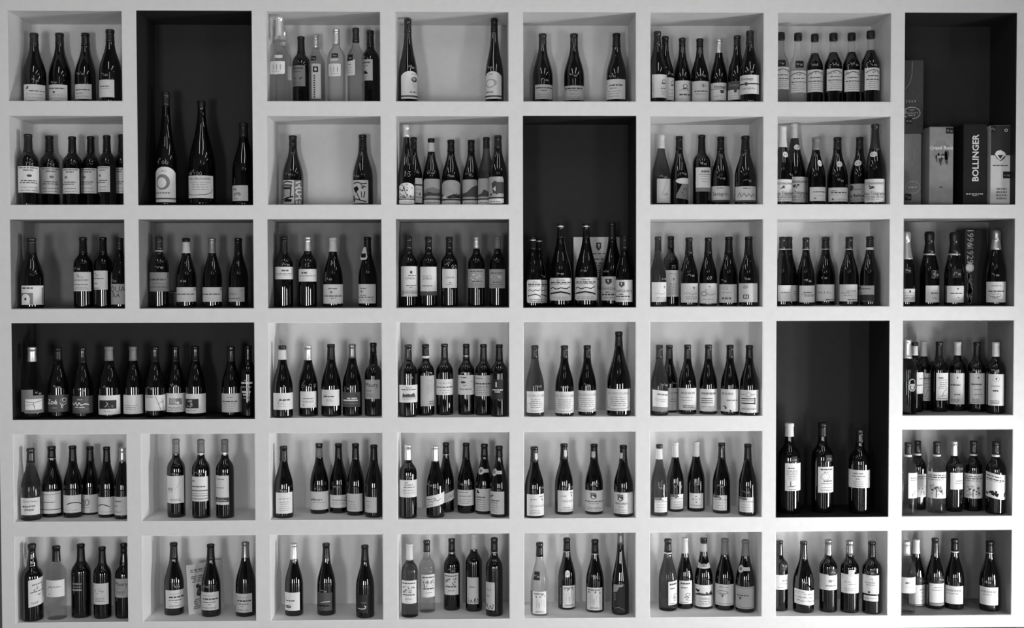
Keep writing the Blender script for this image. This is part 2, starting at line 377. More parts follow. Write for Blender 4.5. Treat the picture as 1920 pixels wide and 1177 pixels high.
b_('bd',476,388,0,185,'k560','375,685,515,905 m','W .14 .15 .85 .07; W .3 .1 .7 .03; Gb .2,.55 .35,.6 .4,.66 .25,.62; Gb .6,.66 .75,.55 .8,.58 .68,.68; Nd .8 .9 2','','dark bottle with two leaves on grey label')
b_('bd',632,365,0,182,'s515','580,668,678,1035 w','Rk .22 .08 .72 .24; Rw .36 .12 .58 .2; Rd .27 0.330 .42 0.372; Rd .27 0.397 .42 0.439; Rd .27 0.464 .42 0.506; Rd .27 0.531 .42 0.573; Rd .27 0.598 .42 0.640; Rd .27 0.665 .42 0.707; Rd .27 0.732 .42 0.774; Rd .27 0.799 .42 0.841; Rd .27 0.866 .42 0.908; Rd .27 0.933 .42 0.975','#575,585,632,635','smoky bottle with narrow vertical label and black square',glass='s')
b_('bd',845,305,0,188,'s470','765,668,888,808 w shield','Pd .03 .25,.25 .25,.6; Pd .03 .5,.25 .5,.6; Pd .03 .75,.25 .75,.6; Ng .75 .85 1','Q785,635,860,655 #795,558,862,605','clear bottle with three-tree shield label and black tag',glass='s',d=.09)
b_('bd',1050,298,0,178,'D450','962,625,1040,790 w','Wg .3 .2 .6 .06; Ng .5 .8 3','#965,570,1020,635','clear bottle with dark shiny capsule',glass='s',d=.09)
b_('bd',1203,325,0,192,'K480','1108,622,1225,845 c','W .15 .15 .85 .07; W .3 .15 .7 .03; Gk .22,.68 .3,.58 .45,.53 .62,.6 .68,.68; Ng .8 .9 2','#1112,560,1160,620','dark bottle with dome emblem on pale label')
cell((1,4), 720, 0, 5.604, 'in top niche holding only two')
b_('fl',222,200,0,203,'K350','150,745,320,1035 w arch','Wg .1 .55 .8 .03; Ed .7 .3 .17 .1; Em .68 .28 .1 .06; Pm .02 .68,.38 .6,.48 .75,.55 .65,.6; Wg .76 .45 .85 .05; Rd 0 .88 1 .94','~260,700','slender flute bottle with rose on arched label',d=.10)
b_('fl',1160,200,0,196,'k345','1068,748,1232,1035 w arch','Wg .1 .25 .5 .03; Om .36 .44 .28 .16 .05; Em .5 .42 .22 .13; Ew .38 .44 .2 .12; Wg .76 .1 .55 .05; Rd 0 .88 1 .94','~1110,700','slender flute bottle with moon on arched label',d=.10)
cell((1,5), 960, 0, 5.604, 'in top niche holding only three')
b_('bg',322,358,0,216,'K470','243,887,422,1040 g','W .22 .05 .95 .09; W .4 .35 .6 .05; Nd .7 .85 2','~345,835','burgundy bottle with grey label far from the other')
b_('bg',652,358,0,216,'K470','547,897,755,1048 g','W .2 .12 .85 .09; Nd .35 .6 2 .3 .7; Nd .8 .9 2','~650,790','burgundy bottle with broad grey label')
b_('bg',1098,355,0,216,'k500','985,830,1188,1040 w','Rd .06 .14 .1 .2; W .3 .25 .85 .06; Wg .45 .3 .6 .05; Ng .6 .85 3 .1 .8','~1055,795','burgundy bottle with tall pale label')
cell((1,6), 1200, 0, 5.604, 'in top niche of seven')
b_('bg',182,333,0,200,'K480','127,780,290,1025 w','O .7 .3 .12 .09 .03; W .38 .55 .85 .05; Pg .015 .06,.3 .06,.75; Wg .6 .5 .8 .04; Ng .75 .85 2 .5 .8','','foremost burgundy bottle against side wall',d=.055)
b_('bg',265,385,0,188,'k470','215,812,368,1050 w','O .78 .22 .12 .09 .03; W .34 .65 .92 .05; Ng .55 .85 3 .5 .9','~330,770','burgundy bottle standing behind the foremost',d=.16)
b_('bg',443,403,0,186,'K490','373,845,543,1070 w','O .55 .26 .12 .1 .03; W .38 .42 .7 .05; W .66 .25 .85 .06; Ng .45 .5 1','','burgundy bottle with ring emblem and glossy capsule',d=.165)
b_('bg',628,410,0,188,'k500','553,850,728,1072 c','Pd .025 .6,.12 .6,.32; Pd .02 .48,.16 .72,.28; Pd .02 .72,.16 .48,.28; W .48 .15 .85 .05; Ng .62 .62 1','~660,790','burgundy bottle with starburst emblem label',d=.165)
b_('bg',830,415,0,186,'s560','745,868,905,1055 w','Tk .62 .22 .14 Ermitage; Rg 0 .33 1 .37; Gd .62,.42 .82,.42 .82,.55 .72,.62 .62,.55; Ng .75 .75 1','','silver-capped burgundy bottle with shield label',d=.165)
b_('bg',1020,378,0,190,'d490','912,850,1065,938 d|912,940,1065,1045 w','Tm .6 .45 .3 Ermitage|Gd .55,0 .72,0 .72,.2 .63,.32 .55,.2; Ng .6 .8 2','','burgundy bottle with dark upper label band',d=.115)
b_('bg',1176,328,0,208,'d470','1068,785,1268,985 w','Td .42 .2 .14 Ermitage; Rk 0 .44 1 .5; Ed .4 .47 .07 .09; Ng .7 .75 2','~1180,745','bottle with black band across label',d=.05)
cell((1,7), 1440, 0, 5.604, 'in top niche of brandies')
_ar = 'Pd .04 .06,.22 .25,.14 .5,.08 .7,.12 .92,.2; Sm .1 .1 .9 .22 8; W .36 .2 .8 .04; W .52 .1 .9 .04; Ng .62 .9 4'
b_('ar',135,342,0,172,'k','66,703,222,935 w',_ar,'#102,628,185,695','pale brandy bottle, black stopper, against side wall',glass='s',cat='brandy bottle',name='brandy_bottle')
b_('ar',314,348,0,174,'k','240,740,402,970 w',_ar,'#290,635,372,712','clear brandy bottle with tilted black tag',glass='c',cat='brandy bottle',name='brandy_bottle')
for q in ((490,358,170,'418,730,577,965',490,'dark brandy bottle next to the clear one'), (686,350,182,'622,720,785,950',715,'dark brandy bottle between two dark ones'), (877,347,178,'808,732,967,960',915,'dark brandy bottle between two dark ones'), (1078,325,186,'1020,710,1185,945',1110,'dark brandy bottle beside the bare side wall')):
    b_('ar',q[0],q[1],0,q[2],'k',q[3]+' w',_ar,'~%d,675' % q[4],q[5],cat='brandy bottle',name='brandy_bottle')
cell((2,1), 0, 200, 5.884, 'in second-row end niche')
_r = 'W .06 .1 .9 .03; Wg .15 .3 .7 .05; Eg .52 .36 .09 .05; W .55 .2 .8 .035; W .63 .15 .85 .03; Ng .8 .92 2'
b_('bd',314,305,0,212,'k500','212,655,418,945 w',_r.replace('Eg','Ed'),'15e@325,630','bordeaux bottle with written price and dark leaf label')
b_('bd',550,325,0,212,'k500','455,668,655,958 w',_r,'15e@560,640','bordeaux bottle with written price and pale leaf label')
for q in ((800,332,205,'697,678,868,958','bordeaux bottle without price next to priced one'), (1005,330,200,'900,677,1060,955','bordeaux bottle between two unpriced ones'), (1182,320,200,'1070,657,1210,940','bordeaux bottle between two unpriced ones'), (1350,310,200,'1250,672,1400,955','unpriced bordeaux bottle tight against the upright')):
    b_('bd',q[0],q[1],0,q[2],'k500',q[3]+' w',_r.replace('Eg .52','Eg .3').replace('.15 .85','.08 .7'),'',q[4])
cell((2,3), 480, 200, 5.884, 'in second-row niche holding only two')
b_('bg',410,322,0,224,'K430','297,808,497,1070 c','Rg .62 0 1 1; Pw .07 .72,.12 .9,.06; Pw .07 .7,.33 .86,.28 .86,.18; Pw .07 .86,.28 .96,.31; Pw .07 .95,.42 .76,.43 .72,.52 .78,.6 .95,.58; Pw .07 .7,.8 .86,.74 .86,.66; Pw .07 .86,.74 .96,.78; Pw .07 .74,.9 .74,.99; Pw .07 .88,.9 .88,.99; Pk .05 .1,.12 .3,.05 .55,.1; Pk .05 .05,.3 .5,.3 .52,.22 .1,.2 .05,.3; Rm .15 .36 .5 .72; Pk .05 .1,.36 .5,.36; Pk .05 .12,.36 .14,.7; Pk .05 .5,.36 .48,.7; Pk .06 .05,.82 .3,.76 .58,.7; Gk .1,.9 .3,.78 .55,.82 .5,.92','~360,740','burgundy bottle with house drawing and lettered label')
b_('bg',1179,312,0,226,'K480','1070,808,1235,1065 c','Pk .05 .15,.14 .4,.1 .7,.16 .9,.14; Pk .05 .2,.3 .35,.5 .55,.85; Gk .15,.35 .4,.25 .5,.4 .3,.55; Pk .04 .6,.2 .85,.3; Gd .6,.3 .8,.25 .7,.4; Pk .05 .15,.9 .3,.8 .5,.85 .85,.92; Gk .12,.7 .2,.6 .25,.9 .15,.95; Pk .04 .62,.5 .65,.75; Pk .05 .8,.5 .75,.75','~1110,760','burgundy bottle with black abstract figures label')
cell((2,4), 720, 200, 5.884, 'among seven landscape-label bottles')
_ls = 'Gg 0,.5 .2,.38 .5,.32 .8,.4 1,.36 1,.62 0,.62; Gd 0,.6 .3,.5 .6,.56 1,.5 1,.66 0,.68; Gm 0,.66 1,.66 1,.73 0,.74'
def _land(x): return 'Sm .05 .08 .95 .3 7; ' + x + '; Sd .05 .56 .95 .7 9; Rk 0 .76 1 .80; Rw 0 .82 1 .97; Wg .92 .2 .8 .03'
b_('fl',232,205,0,190,'s340','152,838,312,1070 w arch',_land('Sd .1 .2 .55 .6 16; Gm 0,.66 1,.62 1,.73 0,.74'),'13@240,740,60','tall flute bottle with leafy tree label',d=.055)
b_('bg',328,340,0,190,'k460','250,785,437,1060 w','Rk .1 .25 1 .3; Ng .45 .6 2 .4 .9; Sd .6 .6 .8 .7 5; Rm .35 .74 .95 .8','~350,715','burgundy bottle tucked behind flute bottle',d=.165)
b_('bg',522,352,0,194,'k400w500','440,795,622,1080 g round',_land(_ls),'~515,725','burgundy bottle with white neck band and hills label',d=.165)
b_('bg',740,368,0,204,'k500','635,808,845,1085 g arch',_land('Gm .1,.3 .3,.25 .7,.5 1,.55 1,.65 .5,.55; Gb .3,.68 .6,.56 .95,.6 1,.7 .4,.74; Gw .1,.66 .25,.62 .3,.72 .1,.74'),'~740,760','burgundy bottle with barn and valley label',d=.17)
b_('bg',963,370,0,196,'k500','858,802,1025,1085 g round',_land('Gd 0,.55 .4,.5 .7,.3 1,.22 1,.68 0,.68; Gm 0,.4 .3,.38 .2,.45'),'~930,740','burgundy bottle with dark hillside label',d=.17)
b_('bg',1130,340,0,190,'d460','1025,790,1165,1085 g round',_land('Gd 0,.62 .4,.58 .6,.42 .8,.46 1,.6 1,.68 0,.68'),'','olive burgundy bottle with lone tree label',glass='o',d=.115)
b_('bg',1266,320,0,208,'d470','1158,770,1325,1080 g round',_land('Gd .3,.25 .5,.15 .65,.2 1,.2 1,.62 .4,.62 .35,.42; Gw .4,.45 .55,.35 .55,.55'),'','foremost burgundy bottle with white patch in landscape label',d=.05)
cell((2,5), 960, 395, 5.884, 'in tall dark niche with card')
_sg = 'Wg .1 .35 .65 .04; W .2 .1 .9 .05; W .27 .1 .8 .03; Pk .03 .1,.48 .2,.42 .35,.5 .5,.44 .7,.48 .85,.4; Pk .05 .08,.7 .3,.66 .5,.62 .75,.68 .88,.72; Ng .85 .93 2'
b_('bg',228,290,0,190,'K320s332K430','165,760,330,1018 w round',_sg,'','burgundy bottle with swoosh label against side wall',d=.06)
b_('bg',297,305,0,186,'K330s342K440','225,762,395,1018 w round',_sg,'~340,720','burgundy bottle half hidden, swoosh label',d=.165)
b_('mg',535,145,0,245,'K165s182K300','418,740,662,990 w round',_sg,'~535,690','magnum with swoosh label beside smaller swoosh bottles',d=.12)
b_('mg',819,145,0,250,'K165s182K300','692,735,935,988 w round',_sg,'~790,655','magnum with swoosh label before the card',d=.11)
_dg = 'Gd .3,.1 .55,.1 .55,.25 .42,.34 .3,.25; Gw .37,.13 .45,.13 .42,.28; Td .5 .5 .11 DANGLADE; W .65 .3 .5 .03; W .75 .1 .8 .05; Ng .88 .88 1'
b_('mg',1106,135,0,248,'d330','975,725,1210,990 w',_dg,'~1040,660','magnum with shield label beside the card',d=.16)
b_('bg',1242,275,0,196,'D430','1130,762,1330,1005 w',_dg,'','standard bottle with shield label at side wall',d=.05)
cell((2,6), 1200, 200, 5.884, 'in second-row niche of five')
b_('bg',232,315,0,208,'w465','188,793,333,1060 w','Pm .02 .6,.08 .4,.5 .3,.65 .8,.65; Sm .3 .6 .8 .75 4; Pm .015 .2,.85 .8,.8','~260,770','white-capped olive bottle with sketch label',glass='o')
b_('bg',432,328,0,200,'k480','395,785,530,850 w hat|400,850,525,1030 m figure','|Sd .3 .2 .8 .9 10','~480,735','bottle with hatted figure silhouette')
b_('bd',680,315,0,195,'k500','618,668,775,893 w|620,896,773,935 m','O .58 .2 .3 .07 .02; W .2 .35 .8 .05; W .34 .2 .9 .03; Ng .45 .7 3 .3 .9|','~700,625','bordeaux bottle with high white label and grey strip')
b_('bg',890,335,0,202,'k490','790,875,988,1028 c|790,1032,988,1050 d','W .14 .35 .65 .05; Td .5 .55 .26 Savagnin|','~900,785','burgundy bottle with script name label')
b_('bg',1162,325,0,226,'k510','1060,878,1277,1030 c|1060,1034,1277,1050 d','W .14 .38 .65 .05; Pd .02 .15,.75 .25,.45 .3,.75 .42,.5 .5,.75 .6,.55 .72,.75 .8,.5 .9,.8','~1185,810','widest burgundy bottle with scribbled label')
cell((2,7), 1440, 200, 5.884, 'in niche of medallion necks')
_vt = 'Td .5 .17 .13 Châteauneuf; Sd .3 .3 .55 .42 6; Tb .5 .62 .14 Vieux_Télégraphe; W .75 .05 .95 .02; Wg .82 .1 .9 .03; Wg .9 .2 .8 .02'
b_('bg',162,305,0,206,'w450','80,800,272,1045 w',_vt,'O190,527,30,32 ~255,745','white-capped bottle against side wall, blackletter label',d=.055,H=.315)
b_('mg',292,190,0,262,'w350','200,772,432,1055 w',_vt,'O320,447,36,30','white-capped magnum, blackletter label',d=.17)
b_('bg',527,340,0,214,'g480','465,885,640,1040 w','W .35 .2 .95 .06; Ng .6 .65 1; Rd .25 .76 .33 .84','O568,622,26,36','grey-capped burgundy bottle with low label',d=.15)
b_('bg',765,340,0,228,'d480','672,890,880,1045 w','W .24 .15 .4 .05; W .36 .15 .9 .07; Wg .52 .1 .9 .02; Rd .2 .78 .28 .88; Ng .85 .85 1 .35 .9','O787,632,30,34 ~800,810','burgundy bottle with diamond medallion',d=.15)
b_('bg',1010,340,0,212,'d480','890,848,1090,1048 g','Ed .18 .22 .15 .16; Wd .3 .35 .7 .04; Tk .5 .65 .16 La_Bellone; Nd .82 .9 2','O993,620,38,34','burgundy bottle with grey label and dark seal',d=.15)
b_('bg',1212,288,0,222,'d480','1088,795,1312,1050 w',_vt,'O1195,523,40,30','dark-capped bottle with oval medallion, blackletter label',d=.05,H=.32)
cell((3,1), 0, 395, 5.884, 'in third-row end niche')
b_('bg',350,303,0,258,'d460','247,825,463,1038 w','W .13 .05 .5 .07; Rg 0 .38 .5 .98; Ew .2 .68 .18 .25; Rw .02 .68 .37 .98; Ed .2 .7 .05 .07; Rg .88 .1 .97 .95','','broad bottle with grey arch on label',d=.12)
b_('bd',920,295,0,205,'K470','815,675,997,887 w','Pg .02 .25,.3 .45,.25 .6,.3; Pg .03 .3,.2 .35,.12 .4,.28; W .42 .05 .85 .04; Wg .66 .1 .8 .04; Ng .8 .88 2','~860,635','bordeaux bottle with boat label and written price',d=.12)
b_('bd',1140,295,0,198,'K470','1037,660,1183,870 w','Pg .02 .1,.28 .3,.3 .5,.2; Pg .03 .15,.2 .25,.12 .3,.28; W .42 .05 .75 .04; W .68 .1 .4 .04; W .92 .05 .5 .03','','bordeaux bottle with boat label and no price',d=.12)
b_('bg',1325,303,0,196,'d440','1218,808,1378,1033 g','Td .5 .24 .28 QUA; Td .45 .55 .22 RA; Nm .78 .9 2','~1260,770','burgundy bottle with huge outlined letters',d=.08)
cell((3,2), 240, 395, 5.884, 'in grey niche under magnums')
b_('bd',345,290,0,208,'d440w448','240,678,447,890 m','Wd .38 .06 .75 .09; Pd .02 .85,.2 .9,.3; Nd .58 .62 1; Nd .75 .8 2 .05 .9','~345,620','bordeaux bottle with grey label',d=.12)
b_('bg',645,303,0,216,'K345w468','530,843,743,1003 c','W .48 .05 .9 .06; Gd .88,.1 .95,.1 .92,.28','~610,770','burgundy bottle with black-topped white capsule',d=.12)
b_('bg',930,305,0,212,'S468','823,843,1028,1003 c','W .48 .02 .85 .06; Gk .88,.05 .95,.1 .9,.28','','burgundy bottle with grey metal capsule',d=.12)
b_('bg',1220,303,0,216,'K460','1108,843,1280,1003 g','Pd .02 .1,.55 .2,.35 .22,.55 .35,.4 .4,.55 .5,.42 .6,.5; W .78 .05 .75 .05; Wg .2 .8 .9 .05','','burgundy bottle with signature label',d=.12)
cell((3,3), 480, 395, 5.884, 'in niche below art-label pair')
b_('bd',310,287,0,200,'k450','208,618,410,755 w','Wd .3 .4 .68 .12; Wg .55 .1 .9 .04; Wg .66 .2 .8 .03','~330,590','bordeaux bottle with black capsule',d=.12)
b_('bd',572,288,0,200,'s445','472,643,665,780 w','Wd .3 .24 .52 .12; Wg .55 .1 .9 .06','15@565,600','bordeaux bottle with silver capsule',d=.12)
b_('bg',850,298,0,216,'w452','745,812,957,1025 w','Wg .22 .3 .65 .05; Eg .42 .4 .05 .06; Wg .6 .1 .9 .07; Wg .72 .4 .6 .04','~810,750','burgundy bottle with white capsule',d=.12)
b_('bg',1232,293,0,206,'k460','1130,810,1317,1022 w','Wg .22 .2 .5 .05; Eg .28 .38 .05 .06; Wg .58 .2 .5 .05; Wg .68 .1 .85 .06; Ng .82 .82 1','C1190,400,1150,545','burgundy bottle with hanging neck tag',d=.12)
cell((3,4), 720, 395, 5.884, 'in grey niche below landscape labels')
b_('bd',272,280,0,196,'D430','190,612,370,945 w','Ed .55 .2 .06 .05; W .31 .4 .8 .02; Td .5 .4 .07 LYNCH; W .64 .3 .8 .025; W .71 .45 .6 .02; Rg 0 .81 1 .825; Wg .88 .1 .95 .03; Rd .05 .92 .1 .95','','bordeaux bottle with tallest lettered label',d=.12)
b_('bd',493,290,0,190,'D430','403,617,580,888 w|403,892,580,935 d','Wg .38 .2 .7 .025; Td .45 .48 .08 LYNCH; W .78 .2 .7 .03|','','bordeaux bottle with dark strip under lettered label',d=.12)
b_('bd',722,290,0,188,'D430','645,642,803,852 w','Td .5 .45 .09 LYNCH; W .72 .45 .6 .03; Wg .82 .3 .6 .03','~740,600,80','bordeaux bottle with small lettered label and scrawled price',d=.12)
b_('bd',1020,287,0,188,'s420','925,642,1110,850 g','W .12 .2 .8 .04; Sm .15 .25 .85 .65 22; Sw .2 .3 .8 .6 8; Wd .66 .3 .8 .04; Nd .8 .9 2','','silver-capped bordeaux bottle with engraved castle label',d=.12)
b_('bd',1254,283,0,188,'g420','1160,645,1335,855 g','W .2 .2 .8 .04; Sm .15 .3 .85 .65 22; Sw .2 .3 .8 .6 8; Wd .68 .3 .8 .04; Nd .8 .9 2','','grey-capped bordeaux bottle with engraved castle label',d=.12)
cell((3,6), 1200, 395, 5.884, 'in niche below hatted-figure bottle')
b_('bg',198,288,0,186,'d450','130,788,303,1005 w','Gg .72,.2 .85,.2 .8,.35; Pg .02 .25,.6 .45,.55 .6,.62 .8,.55; Wg .8 .3 .9 .03; Ng .9 .9 1','~265,745','olive burgundy bottle against side wall',glass='o',d=.055)
b_('bd',340,283,0,178,'k420','280,655,440,947 w','Pg .02 .2,.15 .4,.12 .6,.16 .85,.12; Gg .45,.3 .6,.3 .55,.42; Ng .52 .9 6','75@370,620','bordeaux bottle with priced tall label',d=.165)
b_('bg',540,298,0,198,'k480','455,800,650,1013 w','Gg .6,.18 .75,.18 .7,.34; Pg .02 .2,.56 .4,.5 .6,.58 .9,.5; W .7 .25 .95 .02; Wg .8 .3 .9 .03','~565,710','burgundy bottle with small flower emblem',d=.12)
b_('bg',752,298,0,196,'k480','660,800,850,1022 w','Eg .55 .16 .04 .03; Eg .38 .33 .03 .03; O .3 .52 .14 .12 .025; Pg .02 .4,.5 .6,.6 .85,.5; Ng .8 .8 1','60@765,740','burgundy bottle with looping script',d=.12)
b_('bg',979,290,0,212,'k480','865,812,1065,1015 c','Om .42 .2 .12 .1 .03; Ng .45 .5 1; W .74 .25 .75 .05; W .8 .25 .7 .03','~930,770','burgundy bottle with double printed line',d=.12)
b_('bg',1198,288,0,212,'k480','1092,800,1293,1008 c','Em .42 .2 .12 .09; Rd .32 .6 .56 .82; Rw .37 .64 .43 .78; Rw .47 .64 .51 .78','~1185,745','burgundy bottle with square logo',d=.12)
cell((3,7), 1440, 395, 5.884, 'in niche of silver-ringed necks')
b_('bg',158,290,0,192,'d420s430','112,822,265,1000 w','Wg .45 .2 .8 .06','','bottle against side wall, nearly blank label',d=.10)
b_('bg',230,290,0,188,'d420s430','165,822,338,1000 w','Wg .38 .6 .95 .04; Wg .5 .65 .9 .04; Wg .6 .65 .95 .03','','bottle half hidden behind its neighbour',d=.165)
b_('bg',417,297,0,194,'d422s432','350,825,522,1010 w','W .42 .25 .7 .05; Wg .52 .15 .9 .03; W .62 .3 .9 .04','~440,770','bottle with three printed lines',d=.155)
b_('bg',634,293,0,204,'d420s430','540,813,720,998 w','Td .5 .48 .13 B_A_Z_A_L; Wd .9 .55 .95 .05','~625,735','bottle with widely spaced lettering')
b_('bg',894,290,0,210,'d420s430','795,813,982,1000 w','Wm .38 .45 .9 .05; Wm .5 .15 .6 .06; Wm .65 .3 .7 .05; Wd .9 .5 .95 .05','','bottle with pale scattered lettering',d=.12)
b_('bg',1122,285,0,216,'d405w432','1010,825,1170,925 g|1010,925,1170,1005 b','Rk 0 .1 .15 .5; Wd .35 .2 .8 .08; Wd .8 .1 .3 .1|Nw .9 .9 1 .25 .95','','bottle with two-tone dark label',d=.12)
cell((3,8), 1680, 395, 5.883, 'in dark niche under gift boxes')
b_('ch',115,235,0,186,'s535','60,860,213,1005 w','Rg 0 .3 1 .33; Rd .5 .12 .6 .28; Wg .5 .2 .8 .04; Wg .7 .2 .9 .04','#95,620,165,690','champagne bottle with silver foil neck at side wall',cat='champagne bottle',name='champagne_bottle',d=.06)
b_('ch',367,232,0,216,'k472s490','332,825,493,1010 w','Wd .45 .3 .85 .06; Wg .75 .4 .7 .04','3@420,700,90 #390,655,487,745','black-foil champagne bottle with large price tag',cat='champagne bottle',name='champagne_bottle',d=.11)
b_('ch',640,238,0,210,'k472s490','570,828,747,1012 w','Gd .5,.14 .6,.14 .55,.26; Wd .45 .2 .85 .06; Wg .7 .5 .65 .04','#625,645,715,740','black-foil champagne bottle beside upright book-like box',cat='champagne bottle',name='champagne_bottle',d=.07)
b_('ch',1102,215,0,206,'S320s430','1007,782,1210,1010 w','Wg .2 .3 .7 .04; Wd .46 .15 .85 .06; Og .45 .65 .25 .12 .02; Ng .62 .8 3 .3 .65','~1100,705','champagne bottle with crinkled silver foil cap',cat='champagne bottle',name='champagne_bottle',d=.09)
cell((4,1), 0, 590, 5.604, 'in the wide dark niche')
b_('bg',340,340,1095,222,'s490','228,790,345,1020 m|262,850,450,1035 m','|Rw .06 .2 .8 .8; Pg .03 .1,.35 .45,.4 .75,.3; Pg .03 .4,.4 .45,.75; Pm .03 .1,.55 .35,.5 .45,.6; Wd .9 .2 .8 .04','~395,825','clear silver-capped bottle with bird-like sketch label',glass='c')
b_('bg',613,343,1085,206,'k480','508,843,716,1022 d','Tw .24 .4 .28 Zoé; Og .68 .35 .14 .17 .03; Ow .72 .3 .1 .12 .02; Pw .02 .55,.5 .66,.62 .8,.5; Pw .03 .6,.6 .62,.75; Ww .75 .28 .42 .03','~600,755','bottle with white goblet drawing on dark label')
b_('bg',868,345,1085,206,'K500','765,855,965,1037 d','Ww .2 .3 .5 .03; Pw .04 .05,.4 .15,.52 .25,.35 .3,.55 .38,.38 .45,.52 .6,.45 .75,.5; Ww .64 .2 .6 .04; Wg .75 .1 .8 .03; Wg .85 .2 .8 .02','~855,790','bottle with white script on dark label')
b_('bg',1147,335,1085,220,'g480','1040,848,1258,1050 w','Rb .1 .25 .75 .7; Pm .03 .4,.35 .45,.45 .35,.6; Sg .45 .5 .6 .65 4; Wg .82 .3 .6 .03','~1115,760','grey-capped bottle with dark photo label')
cell((4,1), 240, 590, 5.604, 'in the wide dark niche')
b_('bg',57,335,1075,206,'g480','-50,843,150,1042 w','Ng .55 .75 3 .1 .7','','grey-capped bottle with plain white label')
b_('bg',285,335,1075,206,'K490','175,845,385,1010 w','Wg .12 .1 .45 .06; Pd .015 .5,.05 .6,.5 .7,.95; Pd .015 .95,.05 .8,.5 .85,.95; Pd .012 .6,.6 .75,.4; Pd .012 .75,.2 .8,.6','~235,770','bottle with bare twigs label')
b_('bg',500,335,1070,202,'K490','395,825,598,1022 w','Rg .23 .27 .74 .6; Rm .25 .3 .5 .55; Sw .5 .45 .7 .58 5; Ng .75 .9 3','~480,740','bottle with grey photo label')
b_('bg',710,330,1070,208,'K490','602,832,815,1035 w','Rb .03 .26 .6 .74; Sm .15 .35 .5 .7 12; Wg .85 .1 .5 .03','','bottle with textured photo label')
b_('bg',1085,335,1078,200,'K360D490','978,828,1175,1025 c','Wg .2 .35 .6 .04; Wd .42 .12 .8 .05; Ng .55 .92 4 .2 .7','','lone bottle with name label at wide gap')
b_('bd',1266,325,1088,176,'K500','','','N1190,680,1310,880','bottle with white print directly on dark glass')
cell((4,3), 480, 590, 5.604, 'in fourth-row niche of five')
b_('bg',279,323,1085,212,'k365w470','185,822,382,998 w','Wd .42 .3 .8 .08; Pg .02 .25,.65 .35,.35 .5,.5; Ng .65 .8 2 .2 .6','9@290,760','bottle with black-topped clear capsule band')
b_('bg',548,322,1070,206,'s475','467,805,630,977 w','Wg .44 .2 .8 .06; Ng .6 .65 2; Rd .2 .8 .26 .86','6,oo@560,730,70','silver-capped bottle with price 6,00 written')
b_('bg',790,310,1070,210,'k470','692,788,872,957 w','Wd .42 .2 .7 .07; Pg .02 .15,.5 .25,.3 .4,.42; Ng .62 .7 2 .3 .65','','black-capped bottle with white script label')
b_('bg',1012,308,1068,206,'S455','912,815,1092,970 d','Gk .7,.15 .8,.25 .82,.32; Rw .35 .36 .5 .46; Rw .55 .36 .8 .46; Rw .1 .5 .85 .6; Nm .75 .75 1','~985,770','bottle with dark grey block-letter label')
b_('po',1234,295,1068,186,'k400','1150,683,1300,885 g','Tb .45 .26 .2 Maury; Nd .55 .62 2 .1 .5; Nd .75 .85 2 .1 .7','','bulb-necked bottle with cursive title on grey label')
cell((4,4), 720, 590, 5.604, 'in fourth-row niche of bordeaux')
b_('bd',250,313,1075,194,'D470','152,738,345,922 w','Wg .16 .4 .65 .04; W .27 .2 .85 .05; Gd .25,.68 .28,.45 .36,.55 .5,.5 .6,.55 .75,.45 .82,.68; Rd .22 .7 .85 .72; Wg .8 .2 .9 .03','~262,655','bottle with castle drawing on low label')
b_('bd',437,310,1060,184,'k430w455','385,640,530,960 g','Sm .3 .1 .8 .25 8; Om .55 .4 .2 .13 .04; Sm .3 .3 .85 .6 18; Em .55 .38 .1 .07; Nd .85 .92 2 .5 .95','~475,605','bottle with large heraldic crest label')
b_('bd',637,305,1055,182,'D480','547,677,727,843 w round','Tm .5 .24 .14 PAUILLAC; W .5 .1 .9 .06; Ng .7 .85 2 .3 .7','','bottle with rounded-corner label')
b_('bd',865,307,1053,178,'d420S440d460','778,635,950,840 w','W .12 .25 .55 .05; Ed .36 .36 .12 .06; W .52 .35 .5 .03; Pm .03 .7,.3 .85,.35 .95,.5; Wg .72 .2 .75 .06','~850,610','bottle with small crown emblem')
b_('bd',1046,310,1058,178,'d480','958,638,1125,855 c','Wg .14 .1 .5 .05; W .4 .05 .95 .07; Wg .55 .2 .8 .04; Ng .65 .9 4 .1 .7','','bottle with pale text-filled label')
b_('bd',1214,313,1072,184,'k480','1135,680,1255,890 b','Rw .4 .2 .5 .38; Ew .45 .17 .06 .04; Ww .52 .1 .95 .06; Ww .62 .35 .75 .05','','bottle with black label and white figure')
cell((4,5), 960, 590, 5.604, 'in niche with one magnum')
_mb = 'Tm .52 .2 .11 MAS_BRUGUIÈRE; Ng .38 .75 5; Pg .015 .06,.55 .1,.85 .3,.92 .75,.9 .93,.82 .95,.6'
b_('bg',240,322,1070,196,'d460','155,805,340,1030 w',_mb,'~280,745','olive bottle beside side wall',glass='o')
b_('bg',551,323,1068,198,'d460','455,808,652,1035 w',_mb,'~555,755','black bottle between two standard bottles')
b_('bg',790,322,1062,196,'k460','692,797,888,1020 w',_mb,'~790,735','standard bottle next to magnum')
b_('mg',1122,178,1068,258,'k330','997,780,1240,1010 w',_mb,'','large magnum towering over three standard bottles')
cell((4,6), 1200, 590, 5.604, 'in fourth-row niche of six')
b_('bg',203,318,1065,190,'d460','133,785,292,972 w slant:22|133,962,292,1010 m slant:14','Wg .22 .3 .95 .09; Ng .5 .6 2|','~255,735','olive bottle with slant-edged label',glass='o',d=.058)
b_('bg',308,318,1050,184,'d460','220,770,408,1005 w','Tm .58 .2 .12 La; Wg .22 .7 .95 .05; Ng .5 .6 2 .5 .9','~370,715','bottle behind slant-label bottle',d=.165)
b_('bg',499,315,1048,188,'d460','408,772,598,1003 w','Wm .22 .2 .85 .1; Ng .42 .55 2; Wg .8 .3 .75 .05; Wg .87 .3 .8 .03','9@520,710','bottle with price 9 on glass')
